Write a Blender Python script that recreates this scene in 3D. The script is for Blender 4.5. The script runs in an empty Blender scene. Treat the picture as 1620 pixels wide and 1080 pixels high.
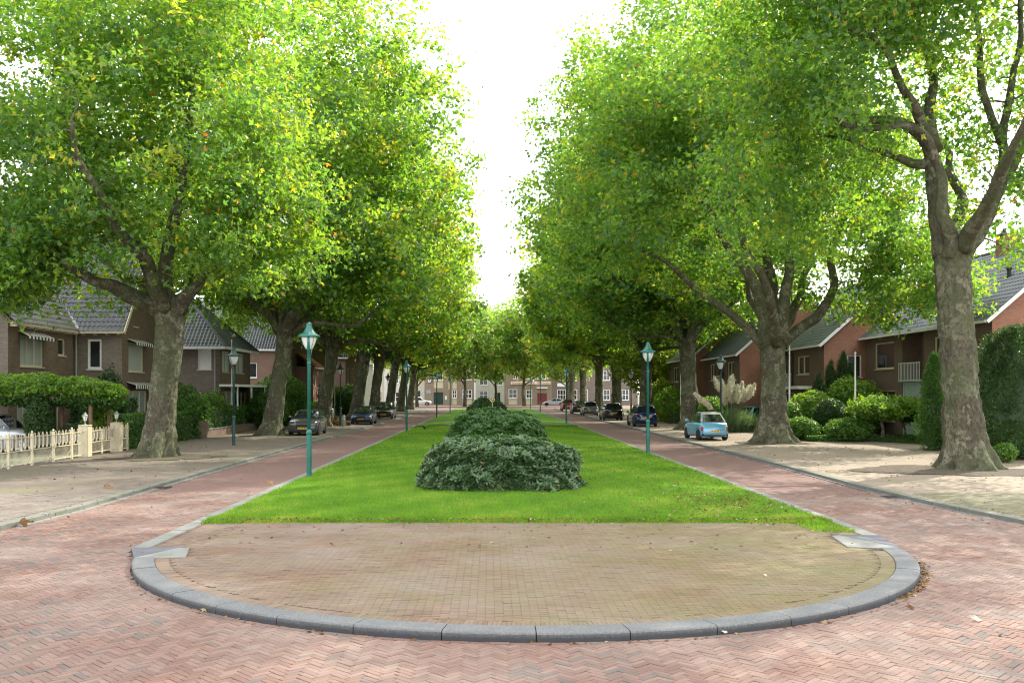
import bpy, bmesh, math, random
import numpy as np
from mathutils import Vector, Matrix, noise

S = bpy.context.scene
# ------------------------------------------------------------------ camera
cam_d = bpy.data.cameras.new('camera'); cam = bpy.data.objects.new('camera', cam_d)
S.collection.objects.link(cam); S.camera = cam
CH = 2.6
cam.location = (0, 0, CH); cam.rotation_euler = (math.radians(90), 0, 0)
cam_d.sensor_width = 36; cam_d.lens = 1500/1620*36
cam_d.shift_x = 35/1620; cam_d.shift_y = 81/1620
cam_d.clip_start = .1; cam_d.clip_end = 3000
# ------------------------------------------------------------------ world + sun
SUN_DIR = Vector((0.60, 0.62, 0)).normalized()       # horizontal direction towards the sun
ELEV = math.radians(40)
W = bpy.data.worlds.new('World'); S.world = W; W.use_nodes = True
wn = W.node_tree; wn.nodes.clear()
sky = wn.nodes.new('ShaderNodeTexSky'); sky.sky_type = 'NISHITA'; sky.sun_disc = False
sky.sun_elevation = ELEV; sky.sun_rotation = math.atan2(SUN_DIR.x, SUN_DIR.y)
sky.air_density = 1.0; sky.dust_density = 3.0; sky.ozone_density = 1.0
mx = wn.nodes.new('ShaderNodeMix'); mx.data_type = 'RGBA'; mx.inputs[0].default_value = .72
mx.inputs[7].default_value = (11.0, 11.1, 11.3, 1)     # thin bright cloud veil
bg = wn.nodes.new('ShaderNodeBackground'); bg.inputs[1].default_value = .15
wo = wn.nodes.new('ShaderNodeOutputWorld')
wn.links.new(sky.outputs[0], mx.inputs[6]); wn.links.new(mx.outputs[2], bg.inputs[0]); wn.links.new(bg.outputs[0], wo.inputs[0])
sd = bpy.data.lights.new('sun', 'SUN'); sd.energy = 3.5; sd.angle = math.radians(.5); sd.color = (1, .94, .82)
sun = bpy.data.objects.new('sun', sd); S.collection.objects.link(sun)
dv = Vector((SUN_DIR.x*math.cos(ELEV), SUN_DIR.y*math.cos(ELEV), math.sin(ELEV)))
sun.rotation_euler = dv.to_track_quat('Z', 'Y').to_euler()
S.view_settings.view_transform = 'Standard'; S.view_settings.look = 'None'
S.view_settings.gamma = 1; S.view_settings.use_curve_mapping = False
S.view_settings.exposure = 1.33
S.cycles.filter_width = 1.1; S.cycles.max_bounces = 8; S.cycles.diffuse_bounces = 5; S.cycles.transmission_bounces = 6
S.cycles.glossy_bounces = 2; S.cycles.transparent_max_bounces = 4; S.cycles.sample_clamp_indirect = 6

R = random.Random(7); NR = np.random.default_rng(7)
COL = S.collection
# ------------------------------------------------------------------ helpers
def tag(o, label=None, cat=None, group=None, kind=None):
    if label: o['label'] = label
    if cat: o['category'] = cat
    if group: o['group'] = group
    if kind: o['kind'] = kind
    return o
def thing(name, label, cat, loc=(0,0,0), rz=0, group=None):
    o = bpy.data.objects.new(name, None); COL.objects.link(o)
    o.location = loc; o.rotation_euler = (0,0,rz); o.empty_display_size = .3
    return tag(o, label, cat, group)
def link(name, me, parent=None, loc=(0,0,0), rot=(0,0,0), kind=None, scale=None):
    o = bpy.data.objects.new(name, me); COL.objects.link(o); o.parent = parent
    o.location = loc; o.rotation_euler = rot
    if scale: o.scale = scale
    if kind: o['kind'] = kind
    return o
KIDS = {}
def kids(o): return [c for c in bpy.data.objects if c.parent == o]
def copy_tree(o, loc=None, rz=None, label=None, scale=None, parent=None, _idx=None):
    if _idx is None:
        _idx = {}
        for c in bpy.data.objects:
            if c.parent: _idx.setdefault(c.parent.name, []).append(c)
    c = o.copy(); COL.objects.link(c)
    if parent: c.parent = parent
    if loc is not None: c.location = loc
    if rz is not None: c.rotation_euler = (0,0,rz)
    if scale is not None: c.scale = scale if hasattr(scale,'__len__') else (scale,)*3
    if label: c['label'] = label
    for ch in _idx.get(o.name, []): copy_tree(ch, parent=c, _idx=_idx)
    return c
def mesh_np(name, V, F, mat, tone=None, smooth=False):
    me = bpy.data.meshes.new(name); F = np.asarray(F); V = np.asarray(V)
    m, k = F.shape
    me.vertices.add(len(V)); me.vertices.foreach_set('co', V.astype(np.float32).ravel())
    me.loops.add(m*k); me.loops.foreach_set('vertex_index', F.astype(np.int32).ravel())
    me.polygons.add(m); me.polygons.foreach_set('loop_start', np.arange(0, m*k, k, dtype=np.int32))
    me.update(calc_edges=True)
    if tone is not None:
        a = me.attributes.new('tone', 'FLOAT', 'FACE'); a.data.foreach_set('value', np.asarray(tone, dtype=np.float32))
    me.polygons.foreach_set('use_smooth', np.full(m, smooth))
    me.materials.append(mat)
    return me
class MB:
    def __init__(s): s.v = []; s.f = []; s.t = []
    def add(s, vs, fs, tone=.5):
        b = len(s.v); s.v += [tuple(p) for p in vs]; s.f += [tuple(b+i for i in f) for f in fs]; s.t += [tone]*len(fs)
        return s
    def box(s, x0, x1, y0, y1, z0, z1, tone=.5):
        return s.add([(x0,y0,z0),(x1,y0,z0),(x1,y1,z0),(x0,y1,z0),(x0,y0,z1),(x1,y0,z1),(x1,y1,z1),(x0,y1,z1)],
              [(0,3,2,1),(4,5,6,7),(0,1,5,4),(1,2,6,5),(2,3,7,6),(3,0,4,7)], tone)
    def slab(s, q, t, tone=.5):        # quad given by 4 points, thickened by t along its normal
        q = [Vector(p) for p in q]; n = (q[1]-q[0]).cross(q[3]-q[0]).normalized()*t
        return s.add(q+[p+n for p in q], [(3,2,1,0),(4,5,6,7),(0,1,5,4),(1,2,6,5),(2,3,7,6),(3,0,4,7)], tone)
    def prism(s, poly, d, tone=.5):    # polygon (3D pts) extruded along vector d
        n = len(poly); d = Vector(d); p = [Vector(a) for a in poly]
        return s.add(p+[a+d for a in p], [tuple(range(n))[::-1], tuple(range(n,2*n))]+[(i,(i+1)%n,n+(i+1)%n,n+i) for i in range(n)], tone)
    def lathe(s, prof, c=(0,0,0), n=16, tone=.5, axis='z'):
        vs = []
        for r, z in prof:
            for i in range(n):
                a = 2*math.pi*i/n; p = (r*math.cos(a), r*math.sin(a), z)
                if axis == 'x': p = (z, p[0], p[1])
                if axis == 'y': p = (p[0], z, p[1])
                vs.append((c[0]+p[0], c[1]+p[1], c[2]+p[2]))
        fs = [(j*n+i, j*n+(i+1)%n, (j+1)*n+(i+1)%n, (j+1)*n+i) for j in range(len(prof)-1) for i in range(n)]
        fs += [tuple(range(n))[::-1], tuple((len(prof)-1)*n+i for i in range(n))]
        return s.add(vs, fs, tone)
    def tube(s, pts, rad, n=8, tone=.5, cap=True, wob=0):
        pts = [Vector(p) for p in pts]; k = len(pts)
        if not hasattr(rad, '__len__'): rad = [rad]*k
        vs = []; up = Vector((0,0,1)); ref = None
        for i, p in enumerate(pts):
            d = (pts[min(i+1,k-1)]-pts[max(i-1,0)]).normalized()
            if ref is None:
                ref = d.cross(Vector((0,1,0))) if abs(d.y) < .9 else d.cross(Vector((1,0,0)))
            u = (ref - d*ref.dot(d)).normalized(); ref = u; w = d.cross(u)
            for j in range(n):
                a = 2*math.pi*j/n; r = rad[i]
                if wob: r *= 1+wob*noise.noise(p*1.7+Vector((math.cos(a),math.sin(a),0))*.9)*2
                vs.append(p+u*(r*math.cos(a))+w*(r*math.sin(a)))
        fs = [(j*n+i, j*n+(i+1)%n, (j+1)*n+(i+1)%n, (j+1)*n+i) for j in range(k-1) for i in range(n)]
        if cap: fs += [tuple(range(n))[::-1], tuple((k-1)*n+i for i in range(n))]
        return s.add(vs, fs, tone)
    def ball(s, c, r, n=12, m=8, tone=.5):
        if not hasattr(r,'__len__'): r = (r,r,r)
        prof = [(math.sin(math.pi*j/m), -math.cos(math.pi*j/m)) for j in range(m+1)]
        prof[0] = (.01, -1); prof[-1] = (.01, 1); vs = []
        for a, z in prof:
            for i in range(n):
                t = 2*math.pi*i/n; vs.append((c[0]+r[0]*a*math.cos(t), c[1]+r[1]*a*math.sin(t), c[2]+r[2]*z))
        fs = [(j*n+i, j*n+(i+1)%n, (j+1)*n+(i+1)%n, (j+1)*n+i) for j in range(m) for i in range(n)]
        return s.add(vs, fs+[tuple(range(n))[::-1], tuple(m*n+i for i in range(n))], tone)
    def mesh(s, name, mat, smooth=False, bevel=0):
        me = bpy.data.meshes.new(name); me.from_pydata(s.v, [], s.f); me.materials.append(mat)
        a = me.attributes.new('tone', 'FLOAT', 'FACE'); a.data.foreach_set('value', np.array(s.t, dtype=np.float32))
        if bevel:
            bm = bmesh.new(); bm.from_mesh(me)
            bmesh.ops.bevel(bm, geom=list(bm.edges), offset=bevel, segments=2, affect='EDGES', clamp_overlap=True)
            bm.to_mesh(me); bm.free()
        if smooth:
            me.polygons.foreach_set('use_smooth', np.full(len(me.polygons), True))
        me.update(); return me
    def obj(s, name, mat, parent=None, loc=(0,0,0), rot=(0,0,0), smooth=False, kind=None, bevel=0):
        return link(name, s.mesh(name, mat, smooth, bevel), parent, loc, rot, kind)

# ------------------------------------------------------------------ materials
class NT:
    def __init__(s, name):
        s.m = bpy.data.materials.new(name); s.m.use_nodes = True; s.t = s.m.node_tree; s.n = s.t.nodes; s.l = s.t.links
        s.n.clear(); s.out = s.n.new('ShaderNodeOutputMaterial')
    def new(s, typ, **kw):
        n = s.n.new('ShaderNode'+typ)
        for k, v in kw.items(): setattr(n, k, v)
        return n
    def link(s, a, b): s.l.new(a, b)
    def pos(s): return s.new('NewGeometry').outputs['Position']
    def objc(s): return s.new('TexCoord').outputs['Object']
    def scale(s, vec, sc):
        n = s.new('VectorMath', operation='MULTIPLY'); s.link(vec, n.inputs[0]); n.inputs[1].default_value = sc if hasattr(sc,'__len__') else (sc,)*3
        return n.outputs[0]
    def noise(s, vec, sc, det=4, rough=.55):
        n = s.new('TexNoise'); s.link(vec, n.inputs['Vector']); n.inputs['Scale'].default_value = sc
        n.inputs['Detail'].default_value = det; n.inputs['Roughness'].default_value = rough; return n.outputs['Fac']
    def voro(s, vec, sc, feat='F1', out='Distance'):
        n = s.new('TexVoronoi'); n.feature = feat; s.link(vec, n.inputs['Vector']); n.inputs['Scale'].default_value = sc; return n.outputs[out]
    def ramp(s, fac, stops, interp='LINEAR'):
        n = s.new('ValToRGB'); s.link(fac, n.inputs[0]); cr = n.color_ramp; cr.interpolation = interp
        while len(cr.elements) < len(stops): cr.elements.new(.5)
        for e, (p, c) in zip(cr.elements, stops):
            e.position = p; e.color = (*c, 1) if hasattr(c,'__len__') else (c,c,c,1)
        return n.outputs[0]
    def mix(s, f, a, b, mode='MIX'):
        n = s.new('Mix', data_type='RGBA', blend_type=mode)
        for i, v in ((0, f), (6, a), (7, b)):
            if hasattr(v, 'links'): s.link(v, n.inputs[i])
            elif hasattr(v, '__len__'): n.inputs[i].default_value = (*v, 1)
            else: n.inputs[i].default_value = v if i == 0 else (v,v,v,1)
        return n.outputs[2]
    def math(s, op, a, b=0, clamp=False):
        n = s.new('Math', operation=op, use_clamp=clamp)
        for i, v in enumerate((a, b)):
            if hasattr(v, 'links'): s.link(v, n.inputs[i])
            else: n.inputs[i].default_value = v
        return n.outputs[0]
    def attr(s, name='tone'):
        n = s.new('Attribute'); n.attribute_name = name; return n.outputs['Fac']
    def bump(s, h, st=.3, dist=.02):
        n = s.new('Bump'); s.link(h, n.inputs['Height']); n.inputs['Strength'].default_value = st; n.inputs['Distance'].default_value = dist
        return n.outputs[0]
    def bsdf(s, col, rough=.8, metal=0, normal=None, spec=.4, coat=0, extra=None):
        b = s.new('BsdfPrincipled')
        if hasattr(col, 'links'): s.link(col, b.inputs['Base Color'])
        else: b.inputs['Base Color'].default_value = (*col, 1)
        if hasattr(rough, 'links'): s.link(rough, b.inputs['Roughness'])
        else: b.inputs['Roughness'].default_value = rough
        b.inputs['Metallic'].default_value = metal; b.inputs['Specular IOR Level'].default_value = spec
        b.inputs['Coat Weight'].default_value = coat
        if coat: b.inputs['Coat Roughness'].default_value = .05
        if normal is not None: s.link(normal, b.inputs['Normal'])
        for k, v in (extra or {}).items(): b.inputs[k].default_value = v
        s.link(b.outputs[0], s.out.inputs[0]); return s.m

def simple(name, col, rough=.6, metal=0, var=.15, sc=6, bump=.1, spec=.4, coat=0):
    t = NT(name); n = t.noise(t.objc(), sc, 6)
    c = t.ramp(n, [(.3, tuple(x*(1-var) for x in col)), (.7, tuple(min(1,x*(1+var)) for x in col))])
    return t.bsdf(c, rough, metal, t.bump(n, bump, .01) if bump else None, spec, coat)

def mat_brickpiece(name, stops, moss=None, moss_amt=.5, rough=.85):
    t = NT(name); p = t.pos(); c = t.ramp(t.attr(), stops)
    n1 = t.noise(p, 60, 4); n2 = t.noise(p, .55, 3); n3 = t.noise(p, 9, 5)
    c = t.mix(t.math('MULTIPLY', n1, .5), c, t.mix(1, c, (.55,.55,.55), 'MULTIPLY'))
    c = t.mix(t.ramp(n2, [(.35,0),(.7,.45)]), c, (.23,.2,.17))
    c = t.mix(t.ramp(n3, [(.55,0),(.75,.35)]), c, (.13,.11,.095))
    if moss:
        sep = t.new('SeparateXYZ'); t.link(p, sep.inputs[0])
        gx = t.math('ADD', t.math('MULTIPLY', sep.outputs[0], .035), .0)
        m = t.math('ADD', t.math('ADD', t.noise(p, .8, 6, .7), gx), t.math('MULTIPLY', t.noise(p, 7, 5), .35))
        c = t.mix(t.ramp(m, [(.55,0),(.95,moss_amt)]), c, moss)
    return t.bsdf(c, rough, 0, t.bump(n1, .35, .004), .25)
BR = [(0,(.098,.080,.072)),(.04,(.105,.08,.070)),(.08,(.135,.078,.060)),(.4,(.158,.086,.064)),(.65,(.182,.106,.082)),(.88,(.20,.124,.097)),(1,(.165,.12,.096))]
M = {}
M['road_brick'] = mat_brickpiece('road_brick', BR)
M['island_brick'] = mat_brickpiece('island_brick', [(0,(.12,.085,.06)),(.3,(.155,.098,.064)),(.7,(.175,.112,.072)),(1,(.19,.128,.084))], (.12,.115,.035), .62)
M['pave_brick'] = mat_brickpiece('pave_brick', [(0,(.10,.085,.068)),(.5,(.15,.12,.095)),(1,(.19,.155,.12))], (.12,.125,.05), .5)
def mat_bed(name, col):
    t = NT(name); n = t.noise(t.pos(), 30, 5); return t.bsdf(t.ramp(n, [(.3,tuple(c*.6 for c in col)),(.7,col)]), .95, 0, t.bump(n,.4,.01), .1)
M['bed'] = mat_bed('joint_sand', (.075,.062,.05))
def mat_farpave(name, c1, c2, mort, ang, bw=.21, bh=.07, moss=None, mossr=(.5,.8), dapple=0):
    t = NT(name); p = t.pos(); mp = t.new('Mapping'); t.link(p, mp.inputs[0]); mp.inputs['Rotation'].default_value = (0,0,ang)
    b = t.new('TexBrick'); t.link(mp.outputs[0], b.inputs['Vector'])
    b.inputs['Color1'].default_value = (*c1,1); b.inputs['Color2'].default_value = (*c2,1); b.inputs['Mortar'].default_value = (*mort,1)
    b.inputs['Scale'].default_value = 1; b.inputs['Brick Width'].default_value = bw; b.inputs['Row Height'].default_value = bh
    b.inputs['Mortar Size'].default_value = .005; b.inputs['Bias'].default_value = 0
    c = b.outputs[0]; n2 = t.noise(p, .5, 5, .65); n3 = t.noise(p, 5, 6, .7)
    c = t.mix(t.ramp(n2, [(.35,0),(.75,.5)]), c, tuple(x*.72 for x in c1))
    c = t.mix(t.ramp(n3, [(.45,0),(.75,.5)]), c, tuple(min(1,x*1.25) for x in c2))
    if moss: c = t.mix(t.ramp(t.noise(p, .35, 6, .7), [(mossr[0],0),(mossr[1],.7)]), c, moss)
    return t.bsdf(c, .88, 0, t.bump(n3, .3, .01), .25)
M['road_far'] = mat_farpave('road_far', (.142,.082,.068), (.170,.104,.088), (.06,.042,.035), math.radians(45))
M['pave_left'] = mat_farpave('pave_left', (.125,.100,.078), (.155,.125,.098), (.075,.065,.05), 0, moss=(.12,.13,.05))
M['pave_right'] = mat_farpave('pave_right', (.22,.175,.13), (.26,.21,.16), (.16,.125,.09), 0, moss=(.17,.15,.08))
M['drive'] = mat_farpave('drive', (.15,.15,.12), (.19,.19,.15), (.08,.09,.04), .6, moss=(.10,.15,.04), mossr=(.4,.7))
def mat_concrete(name, col, sp=1.0, moss=0, grime_shade=0):
    t = NT(name); p = t.pos(); n = t.noise(p, 62, 3, .9); n2 = t.noise(p, 3, 6, .6); n3 = t.noise(p, 30, 4)
    c = t.ramp(n, [(.3,tuple(x*(1-.35*sp) for x in col)),(.55,col),(.72,tuple(min(1,x*(1+.5*sp)) for x in col))])
    c = t.mix(t.ramp(n2, [(.4,0),(.75,.5)]), c, tuple(x*.6 for x in col))
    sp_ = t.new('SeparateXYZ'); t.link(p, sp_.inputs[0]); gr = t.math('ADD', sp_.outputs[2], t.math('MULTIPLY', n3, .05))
    if grime_shade: c = t.mix(t.ramp(gr, [(.06,.85),(.112,.0)]), c, (.035,.036,.04))  # low kerb face darkened: some grime, plus the face's shade painted into the colour
    if moss: c = t.mix(t.ramp(n2, [(.45,0),(.7,moss)]), c, (.10,.12,.04))
    return t.bsdf(c, .85, 0, t.bump(n3, .35, .008), .3)
M['kerb'] = mat_concrete('kerb', (.135,.138,.136), 1.4, grime_shade=1)
M['kerb_light'] = mat_concrete('kerb_light', (.18,.18,.165), .6, .3)
M['kerb_dark'] = mat_concrete('kerb_dark', (.10,.10,.115), .6)
M['gutter'] = mat_concrete('gutter', (.15,.148,.13), .6, .5)
M['plaster'] = mat_concrete('plaster', (.55,.52,.45), .15)
def mat_soil(name, a, b):
    t = NT(name); p = t.pos(); n = t.noise(p, 6, 8, .7); return t.bsdf(t.ramp(n, [(.3,a),(.7,b)]), .95, 0, t.bump(n, .8, .05), .1)
M['soil'] = mat_soil('soil', (.06,.05,.038), (.14,.115,.088))
M['garden'] = mat_soil('garden', (.03,.045,.015), (.07,.09,.03))
def mat_ground():
    t = NT('ground'); p = t.pos(); n = t.noise(p, .15, 8, .7); return t.bsdf(t.ramp(n, [(.3,(.05,.06,.03)),(.7,(.10,.10,.06))]), .95)
M['ground'] = mat_ground()
def mat_leaf(name, stops, trans, tr_amt=.5, rough=.45, spec=.35, tint=1.0):
    t = NT(name); c = t.ramp(t.attr(), stops)
    n = t.noise(t.pos(), .45, 3); c = t.mix(t.ramp(n,[(.35,0),(.65,.45)]), c, t.mix(1, c, (.62,.8,.55), 'MULTIPLY'))
    b = t.new('BsdfPrincipled'); t.link(c, b.inputs['Base Color']); b.inputs['Roughness'].default_value = rough; b.inputs['Specular IOR Level'].default_value = spec
    tr = t.new('BsdfTranslucent'); c2 = t.mix(1, c, trans, 'MULTIPLY')
    t.link(c2, tr.inputs[0])
    ms = t.new('MixShader'); ms.inputs[0].default_value = tr_amt
    t.link(b.outputs[0], ms.inputs[1]); t.link(tr.outputs[0], ms.inputs[2]); t.link(ms.outputs[0], t.out.inputs[0])
    return t.m
PL = [(0,(.032,.075,.030)),(.3,(.045,.104,.030)),(.55,(.070,.136,.028)),(.80,(.108,.166,.028)),(.93,(.15,.175,.03)),(.975,(.19,.16,.03)),(1,(.24,.09,.03))]
M['leaf'] = mat_leaf('leaf', PL, (5.4,4.6,1.4), .54, .40, .55)
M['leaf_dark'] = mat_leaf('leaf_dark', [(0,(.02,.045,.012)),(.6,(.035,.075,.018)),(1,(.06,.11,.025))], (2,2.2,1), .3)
M['leaf_mid'] = mat_leaf('leaf_mid', [(0,(.035,.08,.02)),(.6,(.06,.13,.025)),(1,(.10,.18,.03))], (2.6,2.6,1), .42)
M['leaf_bright'] = mat_leaf('leaf_bright', [(0,(.08,.15,.02)),(.6,(.13,.23,.03)),(1,(.24,.30,.04))], (2.4,2.3,1), .5)
M['leaf_yellow'] = mat_leaf('leaf_yellow', [(0,(.12,.18,.02)),(.6,(.20,.26,.03)),(1,(.32,.32,.05))], (2.2,2.0,1), .5)
M['rhodo'] = mat_leaf('rhodo', [(0,(.03,.062,.024)),(.5,(.07,.125,.05)),(.85,(.12,.18,.075)),(.97,(.13,.17,.06)),(1,(.20,.12,.05))], (1.5,1.8,.8), .18, .33, .5)
M['rhodo_b'] = mat_leaf('rhodo_b', [(0,(.02,.055,.012)),(.5,(.05,.12,.024)),(1,(.09,.18,.04))], (1.6,1.8,.8), .25, .35, .5)
M['grass'] = mat_leaf('grass', [(0,(.07,.165,.014)),(.5,(.12,.245,.018)),(.85,(.19,.29,.028)),(1,(.33,.31,.10))], (2.0,1.8,1), .45, .6, .2)
M['litter'] = mat_leaf('litter', [(0,(.08,.04,.02)),(.45,(.17,.085,.035)),(.8,(.28,.17,.08)),(.96,(.36,.26,.14)),(1,(.6,.55,.45))], (1,.9,.7), .2, .8, .2)
M['pampas'] = mat_leaf('pampas', [(0,(.66,.60,.50)),(1,(.85,.80,.70))], (1.1,1.08,1), .5, .9, .1)
M['pampas_leaf'] = mat_leaf('pampas_leaf', [(0,(.07,.12,.06)),(1,(.16,.22,.11))], (1.6,1.6,1), .35)
def mat_lawn():
    t = NT('lawn'); p = t.pos(); n = t.noise(p, .8, 8, .7); n2 = t.noise(p, 40, 5, .8)
    c = t.ramp(n, [(.3,(.065,.15,.013)),(.55,(.105,.215,.016)),(.75,(.155,.24,.024))])
    c = t.mix(t.ramp(n2, [(.35,.6),(.6,0)]), c, (.04,.09,.008))
    return t.bsdf(c, .9, 0, t.bump(n2, .9, .03), .15)
M['lawn'] = mat_lawn()
def mat_bark():
    t = NT('bark'); p = t.objc(); ps = t.scale(p, (1,1,.7))
    n = t.noise(ps, 3.0, 9, .7); v = t.voro(ps, 7, 'SMOOTH_F1'); n2 = t.noise(ps, 11, 7, .75); n3 = t.noise(p, .7, 4); n5 = t.noise(ps, 38, 5, .7)
    c = t.ramp(n, [(.28,(.06,.052,.036)),(.43,(.105,.093,.065)),(.58,(.15,.136,.096)),(.74,(.23,.21,.15))])
    pv = t.new('TexVoronoi'); pn = t.new('VectorMath', operation='ADD'); t.link(t.scale(p,(1,1,.6)), pn.inputs[0]); nz = t.new('TexNoise'); nz.inputs['Scale'].default_value = 2.5; t.link(p, nz.inputs['Vector']); t.link(nz.outputs['Color'], pn.inputs[1])
    t.link(pn.outputs[0], pv.inputs['Vector']); pv.inputs['Scale'].default_value = 3.2; sr = t.new('SeparateColor'); t.link(pv.outputs['Color'], sr.inputs[0])
    c = t.mix(t.ramp(sr.outputs[0], [(.68,0),(.72,.55)], 'LINEAR'), c, (.33,.31,.22)); c = t.mix(t.ramp(sr.outputs[1], [(.72,0),(.76,.5)]), c, (.10,.115,.06))
    c = t.mix(t.ramp(n2, [(.40,.75),(.54,0)]), c, (.045,.038,.027))
    c = t.mix(t.ramp(n3, [(.42,0),(.65,.6)]), c, (.095,.115,.05))
    h = t.math('ADD', t.math('ADD', t.math('MULTIPLY', v, .5), n2), t.math('MULTIPLY', n5, .35))
    return t.bsdf(c, .92, 0, t.bump(h, 1.0, .10), .15)
M['bark'] = mat_bark()
def mat_housebrick(name, c1, c2, mort=(.22,.20,.18), pale=0):
    t = NT(name); sp = t.new('SeparateXYZ'); t.link(t.pos(), sp.inputs[0])
    u = t.math('ADD', sp.outputs[0], sp.outputs[1]); cb = t.new('CombineXYZ'); t.link(u, cb.inputs[0]); t.link(sp.outputs[2], cb.inputs[1])
    b = t.new('TexBrick'); t.link(cb.outputs[0], b.inputs['Vector'])
    b.inputs['Color1'].default_value = (*c1,1); b.inputs['Color2'].default_value = (*c2,1); b.inputs['Mortar'].default_value = (*mort,1)
    b.inputs['Scale'].default_value = 1; b.inputs['Brick Width'].default_value = .22; b.inputs['Row Height'].default_value = .065; b.inputs['Mortar Size'].default_value = .008
    n = t.noise(t.pos(), .9, 7, .7); c = t.mix(t.ramp(n, [(.3,0),(.7,.55)]), b.outputs[0], tuple(x*.62 for x in c1))
    n4 = t.noise(t.pos(), 12, 4); c = t.mix(t.ramp(n4, [(.5,0),(.75,.4)]), c, tuple(min(1,x*1.4) for x in c2))
    h = t.math('SUBTRACT', 1, b.outputs['Fac'])
    return t.bsdf(c, .9, 0, t.bump(h, .6, .01), .2)
M['brick_brown'] = mat_housebrick('brick_brown', (.14,.098,.066), (.20,.14,.094), (.15,.125,.10))
M['brick_grey'] = mat_housebrick('brick_grey', (.17,.135,.108), (.25,.20,.16), (.22,.19,.165))
M['brick_pink'] = mat_housebrick('brick_pink', (.24,.13,.10), (.30,.17,.13), (.26,.2,.17))
M['brick_red'] = mat_housebrick('brick_red', (.29,.125,.08), (.36,.165,.11), (.28,.19,.14))
M['brick_dkred'] = mat_housebrick('brick_dkred', (.15,.100,.072), (.19,.127,.094), (.11,.09,.074))
M['brick_beige'] = mat_housebrick('brick_beige', (.25,.19,.13), (.31,.24,.17), (.27,.23,.18))
def mat_tile(name, a, b, rough=.3):
    t = NT(name); n = t.noise(t.pos(), 1.2, 6); n2 = t.noise(t.pos(), 14, 4)
    c = t.ramp(t.math('ADD', t.math('MULTIPLY', n, .5), t.math('MULTIPLY', n2, .5)), [(.35,a),(.65,b)])
    return t.bsdf(c, rough, 0, t.bump(n2,.2,.01), .5)
M['tile_dark'] = mat_tile('tile_dark', (.045,.048,.055), (.10,.105,.115))
M['tile_brown'] = mat_tile('tile_brown', (.075,.068,.06), (.13,.12,.11), .45)
M['tile_orange'] = mat_tile('tile_orange', (.32,.11,.05), (.44,.17,.08), .6)
M['white'] = simple('white_paint', (.72,.71,.68), .45, var=.06)
M['cream'] = simple('cream_paint', (.52,.45,.31), .45, var=.1, sc=9)
M['frame_green'] = simple('frame_grey_green', (.33,.36,.28), .5, var=.08)
M['panel_green'] = simple('panel_grey_green', (.30,.36,.31), .5, var=.06)
M['lamp_green'] = simple('lamp_green', (.008,.105,.085), .33, var=.18, sc=3, bump=.03, spec=.5)
M['lamp_dark'] = simple('lamp_dark', (.012,.045,.045), .4, var=.15, spec=.5)
M['black'] = simple('black_plastic', (.012,.012,.013), .55, var=.1)
M['rubber'] = simple('rubber', (.018,.018,.018), .8, var=.1)
M['iron'] = simple('iron', (.04,.04,.04), .6, .3)
M['grey'] = simple('grey_paint', (.30,.30,.29), .6)
M['plank'] = simple('weathered_plank', (.26,.25,.22), .85, var=.3, sc=4, bump=.4)
M['wood'] = simple('wood', (.16,.10,.06), .8, var=.3)
M['steel'] = simple('steel', (.55,.56,.58), .28, .9, var=.05, bump=0)
M['plate'] = simple('plate_yellow', (.75,.42,.02), .5, var=.03)
M['blue'] = simple('blue_plastic', (.02,.08,.38), .45, var=.08)
M['red'] = simple('red_lens', (.42,.015,.012), .2, var=.08, bump=0)
M['lens'] = simple('clear_lens', (.62,.64,.66), .15, var=.05, bump=0)
M['brass'] = simple('brass', (.50,.36,.15), .4, .3)
M['sign_cream'] = simple('sign_cream', (.72,.62,.50), .5, var=.04)
M['sign_red'] = simple('sign_red_letters', (.35,.05,.06), .5)
M['door_red'] = simple('door_red', (.16,.03,.03), .45)
M['door_green'] = simple('door_dark_green', (.02,.045,.035), .45)
M['awning_a'] = simple('awning_dark', (.02,.02,.025), .8); M['awning_b'] = simple('awning_light', (.6,.58,.52), .8)
def glassy(name, col, rough=.06):
    t = NT(name); n = t.noise(t.pos(), 1.3, 4); return t.bsdf(t.ramp(n,[(.35,tuple(c*.5 for c in col)),(.65,tuple(c*1.6 for c in col))]), rough, 0, None, .6)
M['glass'] = glassy('window_glass', (.022,.028,.026))
M['carglass'] = glassy('car_glass', (.012,.015,.017), .04)
def mat_curtain():
    t = NT('curtain'); p = t.pos(); sp = t.new('SeparateXYZ'); t.link(p, sp.inputs[0]); u = t.math('ADD', sp.outputs[0], sp.outputs[1])
    s_ = t.math('SINE', t.math('MULTIPLY', u, 55)); return t.bsdf(t.ramp(s_, [(0,(.22,.25,.22)),(1,(.42,.44,.40))]), .35, 0, None, .5)
M['curtain'] = mat_curtain()
def mat_bowl():
    t = NT('lamp_bowl'); b = t.bsdf((.78,.80,.76), .35); n = t.n.get('Principled BSDF') or [x for x in t.n if x.type=='BSDF_PRINCIPLED'][0]
    n.inputs['Subsurface Weight'].default_value = 0; n.inputs['Transmission Weight'].default_value = .25; return b
M['bowl'] = mat_bowl()
def paint(name, col, rough=.28, metal=.25): return simple(name, col, rough, metal, var=.04, bump=0, spec=.5, coat=.8)
M['p_fiat'] = paint('paint_light_blue', (.13,.36,.52)); M['p_grey'] = paint('paint_dark_grey', (.06,.065,.07)); M['p_navy'] = paint('paint_navy', (.012,.025,.085))
M['p_black'] = paint('paint_black', (.012,.012,.015)); M['p_red'] = paint('paint_red', (.22,.02,.025)); M['p_white'] = paint('paint_white', (.72,.73,.74), metal=0)
M['p_silver'] = paint('paint_silver', (.42,.44,.46)); M['p_teal'] = paint('paint_teal', (.09,.33,.42)); M['p_bluesuv'] = paint('paint_blue', (.008,.022,.085)); M['p_mid'] = paint('paint_mid_grey', (.12,.13,.14))
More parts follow.
